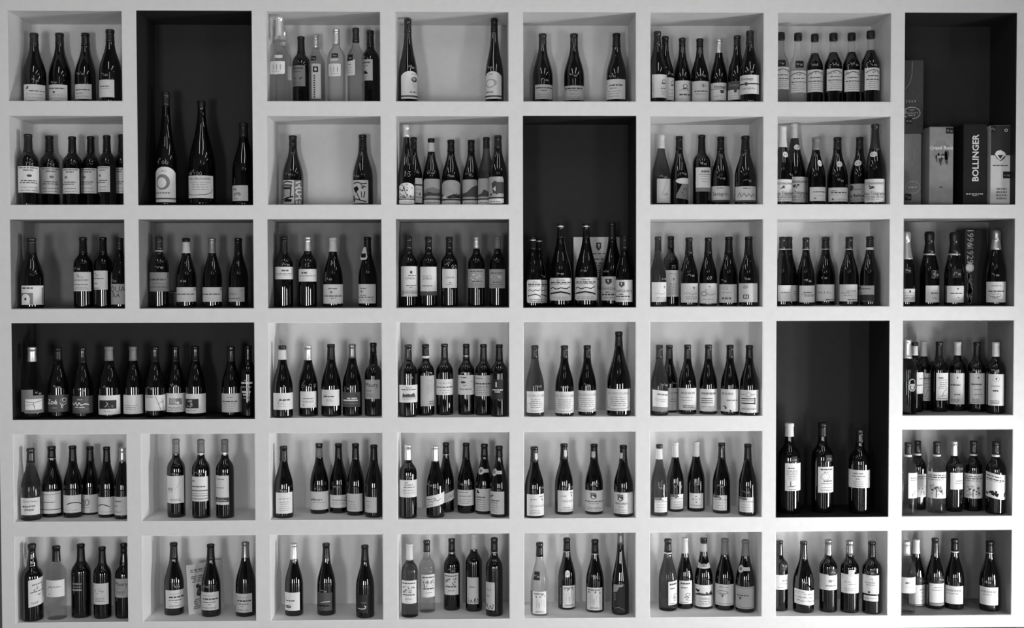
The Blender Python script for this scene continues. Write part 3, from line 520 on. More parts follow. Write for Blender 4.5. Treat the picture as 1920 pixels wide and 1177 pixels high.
b_('bg',718,315,1048,190,'d460','612,780,807,1015 w','Wg .2 .2 .9 .09; Rb .18 .41 .72 .44; Rb .18 .51 .72 .54; Rb .18 .6 .72 .63; Ng .8 .8 1','','bottle with three black bars emblem')
b_('bg',945,318,1055,192,'k460','838,782,1030,1018 w','Wm .2 .12 .7 .1; Wg .5 .4 .9 .05; Sk .1 .75 .4 .9 5; Sk .5 .92 .6 .96 2','','bottle with tiny figures along label foot')
b_('bg',1148,320,1068,196,'k460','1045,792,1250,1030 w','Wm .2 .12 .35 .05; Om .48 .2 .12 .1 .03; Wm .2 .62 .75 .05; Rb .15 .36 .75 .4; Rb .15 .46 .75 .48; Rb .15 .57 .75 .61; Rb .72 .34 .76 .64; Ng .8 .85 2','','bottle with barrel-like bracket emblem')
cell((4,7), 1440, 590, 2.944, 'in tall dark niche of three')
b_('bd',117,597,1100,124,'w670','95,820,178,972 w','Wd .18 .15 .5 .04; Wg .28 .1 .7 .03; Ng .35 .6 5 .1 .7; Td .35 .75 .2 L; Pd .02 .15,.85 .6,.82; Wg .95 .2 .6 .03','#127,783,160,815','white-capped magnum')
b_('bd',300,595,1095,120,'k670','277,840,365,982 w','W .1 .15 .85 .05; Wg .2 .3 .6 .04; Og .4 .38 .25 .13 .02; W .55 .3 .8 .04; Wg .65 .2 .8 .03; Ng .8 .9 2','#318,775,352,812','black-capped magnum with tall label')
b_('bd',506,630,1100,120,'D705','441,858,560,957 w','Wg .2 .3 .7 .05; Wg .35 .25 .75 .05; Wg .5 .4 .6 .04; Ng .65 .9 3 .3 .7','','shorter magnum with wide low label')
cell((4,8), 1680, 590, 5.604, 'in fourth-row end niche')
b_('bd',120,262,1055,190,'s455','','','E170,740,48,72','smoky clear bottle with embossed ring emblem',glass='o',d=.05)
b_('bd',193,290,1040,176,'k325w425','180,605,295,830 w','Wg .3 .5 .9 .05; W .6 .3 .85 .05','','bottle with black-topped white capsule',d=.14)
b_('bd',292,283,1020,172,'w435','225,615,383,905 w','Wd .18 .4 .8 .05; Ng .25 .5 3 .4 .8; Pd .02 .5,.85 .6,.6 .7,.62; Pd .015 .4,.85 .8,.82; Wg .92 .5 .9 .03','','white-capped bottle with letter L label',d=.19)
b_('bd',452,283,1015,186,'k470','425,612,543,900 w','Wd .18 .15 .5 .05; Wg .26 .1 .9 .02; Ng .35 .55 4 .1 .9; Pd .03 .4,.85 .55,.65 .8,.6; Pd .02 .15,.86 .7,.82; Wg .93 .1 .8 .03','','black-capped bottle with letter L label')
b_('bd',646,285,1018,182,'w425','572,615,715,940 w','Gd .48,.12 .58,.12 .53,.19; Wd .38 .1 .7 .04; Wd .69 .35 .7 .03; Ng .85 .93 3 .1 .7','','white-capped bottle beside letter L bottle',d=.165)
b_('bd',849,288,1025,186,'k470','785,615,925,938 c','Gd .48,.12 .6,.12 .54,.19; Wd .36 .1 .8 .04; Wg .53 .3 .8 .03; Wg .69 .3 .8 .03; Ng .85 .95 3 .1 .7','~850,580','black-capped bottle between white-capped ones')
b_('bd',1047,290,1035,190,'w437','977,625,1128,955 w','Om .48 .15 .2 .09 .02; Gd .43,.12 .55,.12 .49,.2; Wm .38 .2 .7 .04; Wd .53 .3 .65 .05; Ng .85 .93 3 .1 .7','~1045,580','white-capped bottle against dark side wall')
cell((5,1), 0, 790, 5.884, 'in fifth-row niche of six burgundies')
b_('bg',342,295,1097,216,'d450','240,845,428,1033 w','Tg .5 .2 .11 Olivier_Pithon; Tk .45 .5 .11 MON_P\'TIT; Tk .47 .7 .1 PITHON','','olive bottle with bold black lettering',glass='o')
b_('bg',574,272,1060,224,'k400S410','460,775,662,1018 w','Pg .02 .1,.1 .3,.14 .95,.1; W .48 .2 .7 .03; Rd 0 .8 1 .83','','broadest bottle with line across label foot')
b_('bg',805,268,1055,204,'k440','685,815,885,1008 w','Pk .04 .3,.52 .45,.44 .65,.42 .85,.45 .97,.52; Ng .85 .85 1','','bottle with brushed arc, next to broadest')
b_('bg',997,275,1062,200,'k440','883,808,1080,1008 w','Pd .03 .1,.35 .2,.25 .28,.35 .12,.58 .3,.58; Od .42 .42 .1 .17 .03; Wg .7 .2 .5 .03','','bottle with number 20 on label',d=.15)
b_('bg',1180,280,1075,192,'k450','1075,835,1257,1027 w','Pk .04 .06,.55 .2,.45 .4,.42 .55,.48 .7,.55; Ng .85 .85 1','','bottle with brushed arc, next to number 20',d=.105)
b_('bg',1354,290,1087,186,'s440','1258,832,1405,1035 c','Wd .25 .15 .6 .05; Wg .5 .1 .4 .05; Ng .8 .85 2 .1 .6','','silver-capped bottle with pale label',d=.05)
cell((5,2), 240, 790, 5.884, 'in fifth-row niche holding only three')
b_('bd',532,195,1062,196,'g355','433,602,612,903 w','Wm .48 .1 .4 .1; Wm .58 .1 .4 .02; Pm .015 .5,.5 .7,.3 .8,.15; Ng .85 .9 2 .2 .9','~520,580','bordeaux bottle with nearly blank label')
b_('bd',807,200,1072,198,'g345s360','708,610,880,882 w','Wg .18 .05 .3 .05; Wd .4 .05 .85 .04; Rg 0 .54 1 .59; Rg 0 .68 1 .7; Rg 0 .76 1 .79; Rm 0 .86 1 .93','~770,570','bordeaux bottle with grey stripes label')
b_('bd',1070,200,1072,198,'g335s360','970,598,1110,920 w','Wg .12 .2 .7 .03; W .42 .1 .7 .02; Rd 0 .75 1 .9; Wm .8 .15 .7 .02; Wm .85 .12 .88 .04','','bordeaux bottle with dark band low on label')
cell((5,3), 480, 790, 5.884, 'next to stripe-label trio niche')
b_('bg',306,272,1068,210,'k430','222,785,397,1017 w','Wg .3 .2 .8 .03; Ng .45 .85 5 .2 .8','~305,760','burgundy bottle standing apart with tall white label')
b_('bg',698,240,1020,202,'K290g390','600,775,800,975 w','Wg .45 .1 .6 .07; Pg .02 .15,.5 .25,.35 .35,.48; Ng .6 .65 1','~675,740','burgundy bottle with grey-banded capsule')
b_('bg',912,242,1015,196,'k400','815,812,995,952 w','Rm .0 0 .05 1; Sd .8 .2 .98 .8 8; Wg .4 .25 .75 .07; Ng .6 .7 2','~885,715','burgundy bottle with ornate bordered label',d=.165)
b_('bg',1100,243,1040,196,'k400','998,798,1170,993 c','Wm .45 .15 .55 .06; Ng .6 .85 3 .15 .7','','burgundy bottle with plain pale label',d=.115)
b_('bg',1302,258,1065,202,'k430','1187,835,1330,1007 c','Wm .3 .15 .6 .06; Ng .55 .65 2 .15 .6','','burgundy bottle wedged against side wall',d=.06)
cell((5,4), 720, 790, 5.884, 'in niche with slanted labels')
b_('bd',265,257,1072,194,'s422','165,648,362,838 w','Wg .15 .35 .5 .04; Wg .28 .35 .7 .05; Wg .42 .3 .8 .06; Ng .6 .75 2','~280,615','silver-capped bordeaux bottle')
b_('bg',565,270,1070,202,'s435','460,840,665,965 w slant:-60','Wg .3 .1 .5 .08; Pd .02 .15,.6 .3,.45 .4,.6 .5,.4 .6,.6 .75,.45; Wg .8 .1 .4 .05','~500,700','silver-capped bottle with slanted label',d=.058)
b_('bg',684,232,1012,182,'k355S370','600,830,778,930 w slant:-78','Pd .02 .55,.6 .65,.4 .75,.6 .85,.4 .95,.55','','black-capped bottle with slanted label',d=.165)
b_('bg',907,237,1015,194,'k400','812,758,985,928 w','Wg .14 .1 .7 .04; Wm .4 .2 .85 .09; Ng .6 .85 3; Rg .9 0 .92 1','~880,690','bottle with plain upright label')
b_('bg',1108,247,1040,198,'k390','1000,743,1178,990 c','Sk .22 .1 .3 .22 5; Wd .38 .15 .65 .05; Wg .5 .15 .6 .04; Ng .6 .9 4 .15 .7','K1072,545,36,40,1158','bottle with keyhole neck seal next to plain label',d=.125)
b_('bg',1276,270,1068,200,'k390','1175,775,1330,1025 c','Sk .1 .15 .35 .25 6; Wd .4 .15 .7 .05; Wg .5 .15 .6 .04; Ng .6 .9 4 .15 .7','K1228,562,32,40,1312','bottle with keyhole neck seal by side wall',d=.06)
cell((5,5), 960, 790, 5.884, 'in fifth-row niche of four')
_my = 'Wg .12 .62 .88 .04; Gd .68,.2 .9,.2 .9,.32 .8,.4 .68,.32; '
b_('bg',246,278,1075,216,'k440','165,805,357,1042 w','Wg .12 .65 .88 .05; Gd .72,.2 .85,.25 .82,.32; Wg .24 .2 .5 .03; Tm .6 .55 .09 BOURGOGNE; Ng .75 .9 3 .1 .8','Q252,345,280,420 ~330,730','bottle with label turned, against side wall')
b_('bg',573,245,1030,206,'k420','505,762,680,998 w','Wg .12 .7 .88 .05; Pd .04 .75,.2 .85,.3; Wg .26 .2 .5 .03; Tm .62 .5 .1 MERCUREY; Wg .8 .3 .7 .03; Wg .9 .1 .9 .02','Q575,310,602,390 3,oo@635,720,50','bottle with written price over turned label')
b_('bg',905,248,1028,202,'k420','802,763,1008,995 w','Rd .33 .1 .58 .15; Gd .36,.17 .6,.17 .6,.33 .48,.42 .36,.33; Gw .42,.22 .55,.32 .48,.38 .4,.32; Wg .52 .05 .95 .06; Wm .62 .3 .7 .04; Ng .8 .92 3 .05 .95','Q880,325,918,395 ~905,690','bottle with centred shield label')
b_('bg',1228,262,1055,214,'k430','1117,785,1335,1020 w','Rd .26 .1 .5 .15; Gd .28,.17 .5,.17 .5,.33 .39,.42 .28,.33; Gw .34,.22 .45,.32 .38,.38 .32,.32; Td .4 .52 .09 MERCUREY; Wm .68 .3 .5 .04; Ng .82 .92 2 .05 .7','Q1190,340,1222,405','bottle with shield label beside shaded side wall')
cell((5,6), 1200, 790, 5.884, 'in niche of white-capped burgundies')
_rd = 'Gg 0,.0 .5,0 .55,.15 .4,.2 0,.18; Sd .2 .05 .6 .22 6; Rg 0 .28 1 .31; Ng .5 .85 3'
b_('bg',212,253,1045,186,'k295w412','162,840,297,1003 w',_rd,'~245,730','olive bottle with black-topped white capsule',glass='o',d=.06)
b_('bg',388,230,1012,190,'w390','337,805,475,968 w',_rd,'~425,715','white-capped bottle beside olive one',d=.15)
b_('bg',618,222,995,198,'w382','547,793,695,957 w','Ed .48 .2 .04 .04; Ed .28 .4 .04 .04; Ed .7 .38 .04 .04; Ed .5 .6 .04 .04; Pm .02 .4,.3 .6,.5; Pm .02 .6,.3 .4,.5; Wg .8 .1 .9 .03','~625,685','white-capped bottle with four dots label')
b_('bg',900,235,1018,198,'K400','810,815,958,982 w',_rd,'~885,710','glossy black-capped bottle with landscape strip')
b_('bg',1188,248,1045,202,'k420','1100,838,1255,1003 w',_rd,'~1175,775','matt black-capped bottle with landscape strip')
cell((5,8), 1680, 790, 5.883, 'in fifth-row niche of tree labels')
_tr = 'W .12 .15 .9 .03; Wd .2 .1 .95 .04; Wg .29 .1 .8 .03; Sm .25 .5 .8 .88 26; Sd .3 .55 .75 .85 10; Pd .03 .5,.65 .5,.95'
b_('bd',132,232,1032,196,'d362w385','137,570,232,848 w','W .2 .2 .95 .03; Wg .28 .2 .95 .03; Sm .2 .6 .9 .9 10','','clear wine bottle against side wall',glass='c',d=.05)
b_('bd',237,213,1005,186,'d350w370','190,580,335,835 w','W .12 .3 .95 .03; Wg .2 .3 .95 .03; Sm .4 .55 .9 .9 16','','dark bottle standing behind clear one',d=.155)
b_('bd',449,222,1018,200,'d360w380','350,560,555,850 w',_tr,'','clear wine bottle with full tree label',glass='c')
b_('bd',640,218,1000,186,'s375','603,568,750,752 w','Wg .48 .4 .85 .06; Wg .62 .35 .9 .04','#660,470,743,565','silver-capped bottle with price tag')
b_('bd',853,215,1005,196,'d355w375','755,578,958,850 w',_tr,'','dark bottle with pale tree label',d=.12)
b_('bd',1100,223,1022,206,'d362w385','993,578,1205,850 w wave','W .12 .1 .7 .04; Wd .24 .1 .85 .05; Wg .31 .1 .8 .02; Sk .1 .72 .6 .9 22; Sd .85 .72 .95 .88 6','','dark bottle with wavy-edged garden label')
cell((6,1), 0, 980, 5.976, 'in bottom-row niche with bulb-necked pair')
b_('po',362,235,1085,232,'k300','320,650,480,950 w slant:-34','Wg .2 .2 .8 .05; Sm .3 .28 .85 .42 10; Wd .47 .1 .9 .03; Wg .6 .5 .7 .05; Ng .85 .9 2 .1 .6','','bulb-necked bottle with tall turned label')
b_('bd',635,258,1092,218,'k425','525,645,715,833 w','Wm .4 .2 .8 .08; Pm .02 .15,.55 .3,.35 .4,.5; Rd .2 .8 .26 .84','','clear white-wine bottle with black capsule',glass='c')
b_('bd',910,235,1070,214,'k460','','','n818,675,918,765','dark bottle with faint grey print, no label')
b_('bd',1148,268,1078,194,'k470','1047,680,1210,916 w','Pm .02 .4,.3 .55,.2 .6,.45; Sm .2 .3 .7 .6 8; Ng .7 .85 3 .1 .9; Rm .6 .65 .9 .66','','shorter dark bottle with sketch label')
b_('po',1390,228,1080,196,'k330','1280,628,1440,838 g','Tb .5 .28 .2 Maury; Nd .5 .5 1 .2 .6; Nd .65 .8 3 .15 .8','','bulb-necked bottle with cursive title on grey label')
cell((6,2), 240, 980, 5.976, 'in niche with leaning card')
_cp = 'Ng .2 .2 1; W .38 .2 .95 .08; W .55 .2 .8 .04; Wg .68 .45 .6 .04; Ng .85 .9 2 .1 .9'
b_('bg',515,220,1040,216,'k400','425,757,627,960 c',_cp,'~545,710','burgundy bottle standing clear of the card')
b_('bg',930,238,1057,216,'k410','818,778,1010,980 c',_cp,'~880,710','burgundy bottle in front of the card')
b_('bg',1318,215,1055,224,'S385','1198,795,1385,1005 c',_cp,'','grey-capped burgundy bottle by side wall')
cell((6,3), 480, 980, 5.976, 'in bottom-row niche holding only three')
b_('bg',426,232,1048,206,'s405','318,782,487,985 w','Pd .02 .1,.5 .15,.3 .22,.25; W .45 .2 .7 .06; Ed .32 .78 .2 .08; Pw .02 .2,.78 .45,.78','','silver-capped burgundy bottle with white label')
b_('bg',788,228,1042,208,'d390','675,783,852,985 d','Pw .03 .35,.55 .55,.5 .85,.5; Wk .72 .1 .8 .08','~755,760','burgundy bottle with grey label and white dash')
b_('bg',1222,250,1072,208,'d430','1115,808,1255,1010 b','Pw .05 .3,.75 .55,.78 .8,.75 .85,.65 .75,.6; Ng .4 .45 2 .5 .9','','burgundy bottle with black label and white squiggle')
cell((6,4), 720, 980, 5.976, 'in bottom-row niche of five bordeaux')
_ca = 'Wd .12 .1 .9 .05; Sg .15 .25 .85 .55 26; Sw .25 .3 .75 .5 8; Wd .62 .15 .85 .05; Wg .8 .3 .7 .03'
b_('bd',288,235,1065,190,'w410','200,648,362,905 w',_ca,'','white-capped olive bottle with castle label',glass='o')
b_('bd',480,195,1012,188,'d320','418,582,567,835 w',_ca,'~505,545','smoky bottle with castle label',glass='s')
b_('bd',760,175,985,188,'D320S340','678,567,832,808 w',_ca,'~755,530','dark-capped dark bottle with castle label')
b_('bd',1007,122,997,190,'w290','932,612,1057,910 c','Wd .36 .25 .7 .03; Sd .05 .8 .95 .95 14; Rm 0 .9 1 .95','~985,450','tallest white-capped bottle with narrow label')
b_('bd',1236,168,1052,194,'d318S335','1138,668,1240,980 c','Wm .28 .15 .7 .06; Wg .5 .2 .6 .03; Sd .05 .75 .95 .95 16','','dark bottle with narrow garden label')
cell((6,5), 960, 980, 5.976, 'in bottom-row niche of four')
_pr = 'Wg .1 .1 .8 .06; Sg .1 .15 .9 .25 6; Pm .02 .3,.35 .3,.7; Pm .015 .4,.3 .42,.65; Pd .02 .5,.5 .48,.75; Pm .015 .65,.35 .6,.6; Pm .015 .8,.4 .82,.7; Ng .88 .92 2'
b_('bg',309,220,1047,204,'k372S385','235,772,382,1022 w|205,775,228,1005 b',_pr+'|Nw .1 .9 9 .2 .8','#235,552,312,645','smoky bottle with etched figures label',glass='s')
b_('bg',614,170,975,202,'k310S322','568,705,705,950 w|535,715,560,935 b',_pr+'|Nw .1 .9 9 .2 .8','O622,572,26,40','dark bottle with etched figures and neck seal')
b_('bg',930,187,1007,206,'k335S347','840,728,1010,980 w',_pr,'~930,600','dark bottle with etched figures, no neck seal')
b_('fl',1215,75,1035,200,'S235','1140,690,1265,1010 b swoop','Gm 0,.02 .9,0 .8,.08 .5,.1 .35,.25 0,.3; Nm .35 .55 4 .05 .25; Pm .03 .05,.85 .5,.8 .95,.9','','tall flute bottle with black swoosh label',H=.335)
cell((6,6), 1200, 980, 5.976, 'in bottom-row niche of five burgundies')
_sq = 'Wd .12 .12 .8 .07; Wd .3 .15 .6 .04; Od .65 .6 .18 .07 .03; Pd .03 .6,.66 .4,.72 .75,.72 .5,.82 .8,.85; Wd .94 .1 .7 .02'
b_('bg',312,180,993,208,'k325w337','318,662,420,925 w slant:-10',_sq,'','olive bottle with squiggle label',glass='o')
b_('bg',502,168,968,186,'m335' if False else 'w335','442,650,580,908 w',_sq,'','pale-capped dark bottle with squiggle label')
b_('bg',713,168,970,206,'K225w315','610,698,815,942 w','Sk .15 .2 .35 .3 5; Gd .1,.45 .3,.35 .6,.4 .9,.36 .95,.48 .1,.48; Sk .4 .3 .9 .42 8; Tg .5 .62 .1 CHABLIS; Ng .75 .9 3','B715,475,78,40','bottle with trees label and bow-shaped neck band')
b_('bg',949,175,985,214,'g350','840,692,1050,928 c','O .42 .38 .22 .1 .02; Wm .42 .3 .7 .05; Gd .38,.5 .48,.5 .43,.62; Rg .02 .9 .98 .92; Wg .12 .3 .7 .03','','grey-capped bottle with curved title label')
b_('bg',1180,192,1010,218,'g365','1075,718,1278,965 g','Om .35 .36 .2 .1 .02; Wd .4 .15 .7 .04; Gd .25,.48 .38,.48 .32,.62; Rd .04 .05 .96 .06; Rd .04 .93 .96 .94; Rd .95 .05 .96 .94','K1132,520,34,42,1235','grey-capped bottle with keyhole neck seal')
cell((6,7), 1440, 980, 5.976, 'in bottom-row niche of sunlit bottles')
b_('bd',125,195,1015,200,'K360','60,585,228,750 w','Wg .4 .5 .9 .06; Wg .6 .4 .95 .03; Wg .85 .25 .6 .04','#130,435,225,530','bordeaux bottle with price tag at side wall')
b_('bw',397,205,1015,236,'D375','300,755,522,920 w wave','Wd .15 .05 .5 .03; Sm .05 .22 .95 .28 10; Rm .03 .25 .97 .27; Sm .05 .47 .95 .53 10; Rm .03 .5 .97 .52; Sm .05 .7 .95 .76 10; Rm .03 .72 .97 .74','~415,665','round-shouldered bottle with wavy music-score label')
b_('bd',674,190,1008,200,'S350','570,580,778,755 w','Rd .02 .35 .06 .55; Wm .4 .5 .8 .06; Pd .02 .55,.5 .6,.35 .65,.5; Wd .72 .4 .85 .05','#678,520,765,590','bordeaux bottle with dark shiny capsule and tag')
b_('bd',914,198,1015,208,'S355','823,578,1025,792 w','Wm .4 .2 .5 .05; Wm .52 .4 .8 .04; Ng .75 .85 2','Q902,502,965,575','bordeaux bottle with large plain label')
b_('bd',1162,208,1028,212,'K380','1065,590,1240,800 w|1078,818,1232,880 w','Pg .02 .5,.25 .6,.18 .65,.3; Wm .4 .2 .8 .07; Wm .52 .3 .75 .06; Ed .45 .9 .06 .06|Wg .5 .1 .9 .1','~1145,560','bordeaux bottle with two-piece label by side wall')
cell((6,8), 1680, 980, 5.975, 'in bottom-row grey corner niche')
b_('bd',120,205,1030,192,'s360','50,613,220,790 w','Wd .35 .32 .52 .09; Ng .6 .6 1 .3 .7','','clear wine bottle with silver capsule',glass='c',d=.05)
b_('bg',226,185,990,190,'w340','150,697,332,912 w|150,915,332,945 m','Wg .25 .6 .95 .06; Ng .4 .8 3 .6 .9|','#245,610,318,690','white-capped burgundy bottle behind clear one',d=.15)
b_('bg',436,172,970,200,'d330','380,682,545,898 w|380,902,545,930 m','Wg .2 .25 .8 .04; Wm .34 .15 .85 .05|','#475,600,530,675','dark-capped burgundy bottle with grey strip below label')
b_('bg',655,180,975,212,'k312w325','560,712,747,912 w','Wm .25 .1 .85 .12; Wg .42 .15 .7 .04','','burgundy bottle with pale neck ring')
b_('bg',1047,205,997,220,'k325S335','947,725,1140,925 w','Wm .25 .1 .85 .12; Wg .42 .25 .65 .04','~1030,665','burgundy bottle standing alone in shade')
# ------------------------------------------------------------------ placing the bottles
def place(q):
    c = q['cell']; sc = c.sc
    mid = (q['top'] + (q['base'] or 1080)) / 2
    pxc, pym = c.p(q['xc'], mid); wpx = q['w'] / sc
    q['pxc'], q['pym'], q['wpx'] = pxc, pym, wpx
    R = wpx / 2 / F * (DIST + .1)
    ptop = c.p(q['xc'], q['top'])
    if q['d'] is not None: t = q['d']
    elif q['base']: t = floor_depth(*c.p(q['xc'], q['base']), c.zf) + R
    else:
        H = q['H'] or HDEF[q['kind']]; d = ray(*ptop); dz = c.zf + H - EYE
        t = dz / d.z * d.y - DIST if abs(d.z) > 0.02 else 0.11
    q['t'] = t
def finish(q):
    c = q['cell']; q['R'] = q['wpx'] / 2 / F * (DIST + q['t'])
    lo, hi = q['R'] + .006, DEPTH - q['R'] - .006
    q['t'] = min(hi, max(lo, q['t']))
    xa, xb = c.x0 + LT + q['R'] + .003, c.x1 - LT - q['R'] - .003
    if not xa <= at(q['pxc'], q['pym'], q['t']).x <= xb:          # slide along the line of sight until it stands clear of the side wall
        for k in range(1, 60):
            ok = [v for v in (q['t'] - .003*k, q['t'] + .003*k) if lo <= v <= hi and xa <= at(q['pxc'], q['pym'], v).x <= xb]
            if ok: q['t'] = ok[0]; break
    q['X'] = at(q['pxc'], q['pym'], q['t']).x
    q['X'] = min(c.x1 - LT - q['R'] - .003, max(c.x0 + LT + q['R'] + .003, q['X']))
    z = at(*c.p(q['xc'], q['top']), q['t']).z - c.zf
    if q['H'] and q['d'] is not None: z = q['H'] if abs(q['H'] - z) > .03 else z
    q['Hh'] = min(z, c.z1 - c.z0 - 2*LT - .004)
for q in ALL: place(q); finish(q)
for it in range(60):
    moved = False
    for i, a in enumerate(ALL):
        for e in ALL[i+1:]:
            if a['cell'].key != e['cell'].key: continue
            dx = a['X'] - e['X']; need = a['R'] + e['R'] + .002
            if abs(dx) >= need: continue
            dy = math.sqrt(need*need - dx*dx); gap = dy - abs(a['t'] - e['t'])
            if gap > 0:
                f, r = (a, e) if a['t'] <= e['t'] else (e, a)
                f['t'] -= gap * .3; r['t'] += gap * .3; finish(f); finish(r); moved = True
    if not moved: break
for it in range(12):           # last few touching pairs: a hair slimmer
    for i, a in enumerate(ALL):
        for e in ALL[i+1:]:
            if a['cell'].key != e['cell'].key: continue
            dist = math.hypot(a['X'] - e['X'], a['t'] - e['t']); need = a['R'] + e['R'] + .001
            if dist < need:
                k = max(.93, dist / need); a['wpx'] *= k; e['wpx'] *= k; finish(a); finish(e)

GLASS = {'k': 'dark_glass', 'o': 'olive_glass', 'c': 'clear_glass', 's': 'smoky_glass'}
def patch(name, parent, m, outline_top, outline_bot, a0, a1, zt, zb, rfun, eps, shift=lambda u: 0, nu=14, nv=6):
    v, f = [], []
    for i in range(nu + 1):
        u = i / nu
        t0, t1 = outline_top(u), outline_bot(u)
        for k in range(nv + 1):
            w_ = t0 + (t1 - t0) * k / nv; z = zt + (zb - zt) * w_ + shift(u); r = rfun(z) + eps; an = a0 + (a1 - a0) * u
            v.append((r*math.sin(an), -r*math.cos(an), z))
    for i in range(nu):
        for k in range(nv): n = i*(nv+1)+k; f.append((n, n+1, n+nv+2, n+nv+1))
    o = mesh_obj(name, v, f, m, parent); o.data.polygons.foreach_set('use_smooth', [True]*len(f)); return o
def conform(polys, rfun, ac, zc, eps, r0):     # flat polygons in metres -> wrapped on the glass
    v, f = [], []
    for p in polys:
        n = len(v)
        for x, y in p:
            z = zc + y; r = rfun(z) + eps; an = ac + x / r0; v.append((r*math.sin(an), -r*math.cos(an), z))
        f.append(tuple(range(n, n + len(p))))
    return v, f
def blob(rx, ry, x1=None):                      # ellipse, or keyhole running to x1
    out = []; n = 20
    pts = [(rx*math.cos(2*math.pi*i/n), ry*math.sin(2*math.pi*i/n)) for i in range(n)]
    for i in range(n): j = (i+1) % n; out.append([(0, 0), pts[i], pts[j]])
    if x1:
        k = 6
        for i in range(k):
            a, c = rx*.55 + (x1 - rx*.55)*i/k, rx*.55 + (x1 - rx*.55)*(i+1)/k; out.append([(a,-ry*.45),(c,-ry*.45),(c,ry*.45),(a,ry*.45)])
    return out
SEEN = {}
def build_bottle(idx, q):
    c, kind, R, H, t = q['cell'], q['kind'], q['R'], q['Hh'], q['t']; rng = random.Random(idx * 7 + 3)
    label = q['desc'] + ', ' + c.phrase if not q['desc'].endswith(c.phrase) else q['desc']
    root = thing(q['name'] or 'wine_bottle', (q['X'], t, c.zf), label, q['cat'], q['group'])
    SEEN.setdefault(label, []).append(root)
    rf = lambda z: prof_r(kind, R, H, z)
    P = PROF[kind][1]
    pts = [(rf(u*H), u*H) for u, s in P]
    if kind == 'ar' and q['glass'] == 'k':      # dark spirit below, clear empty neck above
        lo = [p for p in pts if p[1] <= .74*H]; hi_ = [p for p in pts if p[1] >= .73*H]
        g = mesh_obj('glass', *lathe(lo), 'dark_glass', root); sharpen(g)
        g = mesh_obj('neck', *lathe([(r, z + (.0004 if i == 0 else 0)) for i, (r, z) in enumerate(hi_)]), 'clear_glass', root); sharpen(g)
    else:
        if q['glass'] == 'k' and kind != 'ar': pts = [(.05*R, .03*H), (.55*R, .012*H)] + pts
        g = mesh_obj('glass', *lathe(pts), GLASS[q['glass']], root); sharpen(g)
    phi0 = math.atan2(-q['X'], DIST + t)
    def zat(y): return at(*c.p(q['xc'], y), t - R).z - c.zf
    def zax(y): return at(*c.p(q['xc'], y), t).z - c.zf
    def ang(x): return phi0 + math.asin(max(-.97, min(.97, (x - q['xc']) / (q['w'] / 2))))
    m_per = (DIST + t) / F / c.sc               # metres per crop unit
    # capsule, with its bands
    if kind == 'ar':
        r = .47 * R; z0 = .895 * H
        o = mesh_obj('stopper', *lathe([(r*.93, z0), (r, z0+.004), (r*1.03, (z0+H)/2), (r, H-.004), (r*.86, H)]), 'cap_k', root); sharpen(o)
    else:
        s = q['cap']; bands = []; i = 0
        while i < len(s):
            j = i + 1
            while j < len(s) and (s[j].isdigit()): j += 1
            bands.append((s[i], float(s[i+1:j]))); i = j
        zt = H
        for k, (col, y) in enumerate(bands):
            zb = max(.6*H, min(zt - .003, zax(y))); first = k == 0
            zz = sorted(set([zb, zt] + [u*H for u, _ in P if zb < u*H < zt] + [zb + (zt-zb)*i_/5 for i_ in range(1, 5)]))
            e = .0008
            ring = [(rf(z) + e, z) for z in zz]
            if first: ring = ring[:-1] + [(ring[-1][0], H - .0005), (ring[-1][0]*.82, H + .0012)]
            o = mesh_obj('capsule' if first else 'neck_band', *lathe(ring), 'cap_' + col, root); sharpen(o); zt = zb
    # labels with their print
    labs = [l for l in q['lab'].split('|') if l]; arts = q['art'].split('|')
    for li, l in enumerate(labs):
        a = l.split(); x0, y0, x1, y1 = map(float, a[0].split(',')); tone = a[1]; shape = a[2] if len(a) > 2 else ''
        a0, a1 = ang(x0), ang(x1); zt, zb = zat(y0), zat(y1); eps = .0006 + .0004 * li
        zb = max(zb, .004); top = lambda u: 0.0; bot = lambda u: 1.0; sh = lambda u: 0.0
        if shape == 'arch': top = lambda u: .17 * (2*abs(u-.5))**2.4
        elif shape == 'round':
            def top(u): e = min(u, 1-u); return 0 if e > .1 else .09*(1-math.sqrt(max(0, 1-((.1-e)/.1)**2)))
            bot = lambda u: 1 - top(u)
        elif shape == 'shield': bot = lambda u: .93 + .07*max(0, 1-abs(u-.5)*8) if .06 < u < .94 else .88
        elif shape == 'wave':
            amp = (zt - zb) * .06; sh = lambda u: amp * math.cos(u*math.pi*1.1)
        elif shape.startswith('slant'):
            dz = -float(shape.split(':')[1]) * m_per; sh = lambda u: dz * u
        elif shape == 'hat': top = lambda u: .5-.5*math.sqrt(max(0, 1-(2*u-1)**2)) if u < .5 else 0; bot = lambda u: .5+.5*math.sqrt(max(0, 1-(2*u-1)**2)) if u < .55 else 1
        elif shape == 'figure': top = lambda u: max(0, .7-1.6*u) if u < .45 else 0; bot = lambda u: .86 + .12*u
        elif shape == 'swoop': top = lambda u: .03*math.sin(u*6)
        lo = patch('label', root, 'paper_' + tone, top, bot, a0, a1, zt, zb, rf, eps, sh, 18 if shape else 12)
        if tone in 'dbk': lo['label'] = 'dark printed label'
        art = arts[li] if li < len(arts) else ''
        if art:
            pr = Print(abs(a1-a0)*R, abs(zt-zb), idx*11+li); pr.run(art)
            def mp(u, v, l):
                v = min(1.0, max(0.0, v)); u = min(1.0, max(0.0, u))
                z = zt + (zb-zt)*v + sh(u); r = rf(z) + eps + .0004 + l; an = a0 + (a1-a0)*u
                return (r*math.sin(an), -r*math.cos(an), z)
            if shape == 'arch': pass
            pr.build('print', mp, lo)
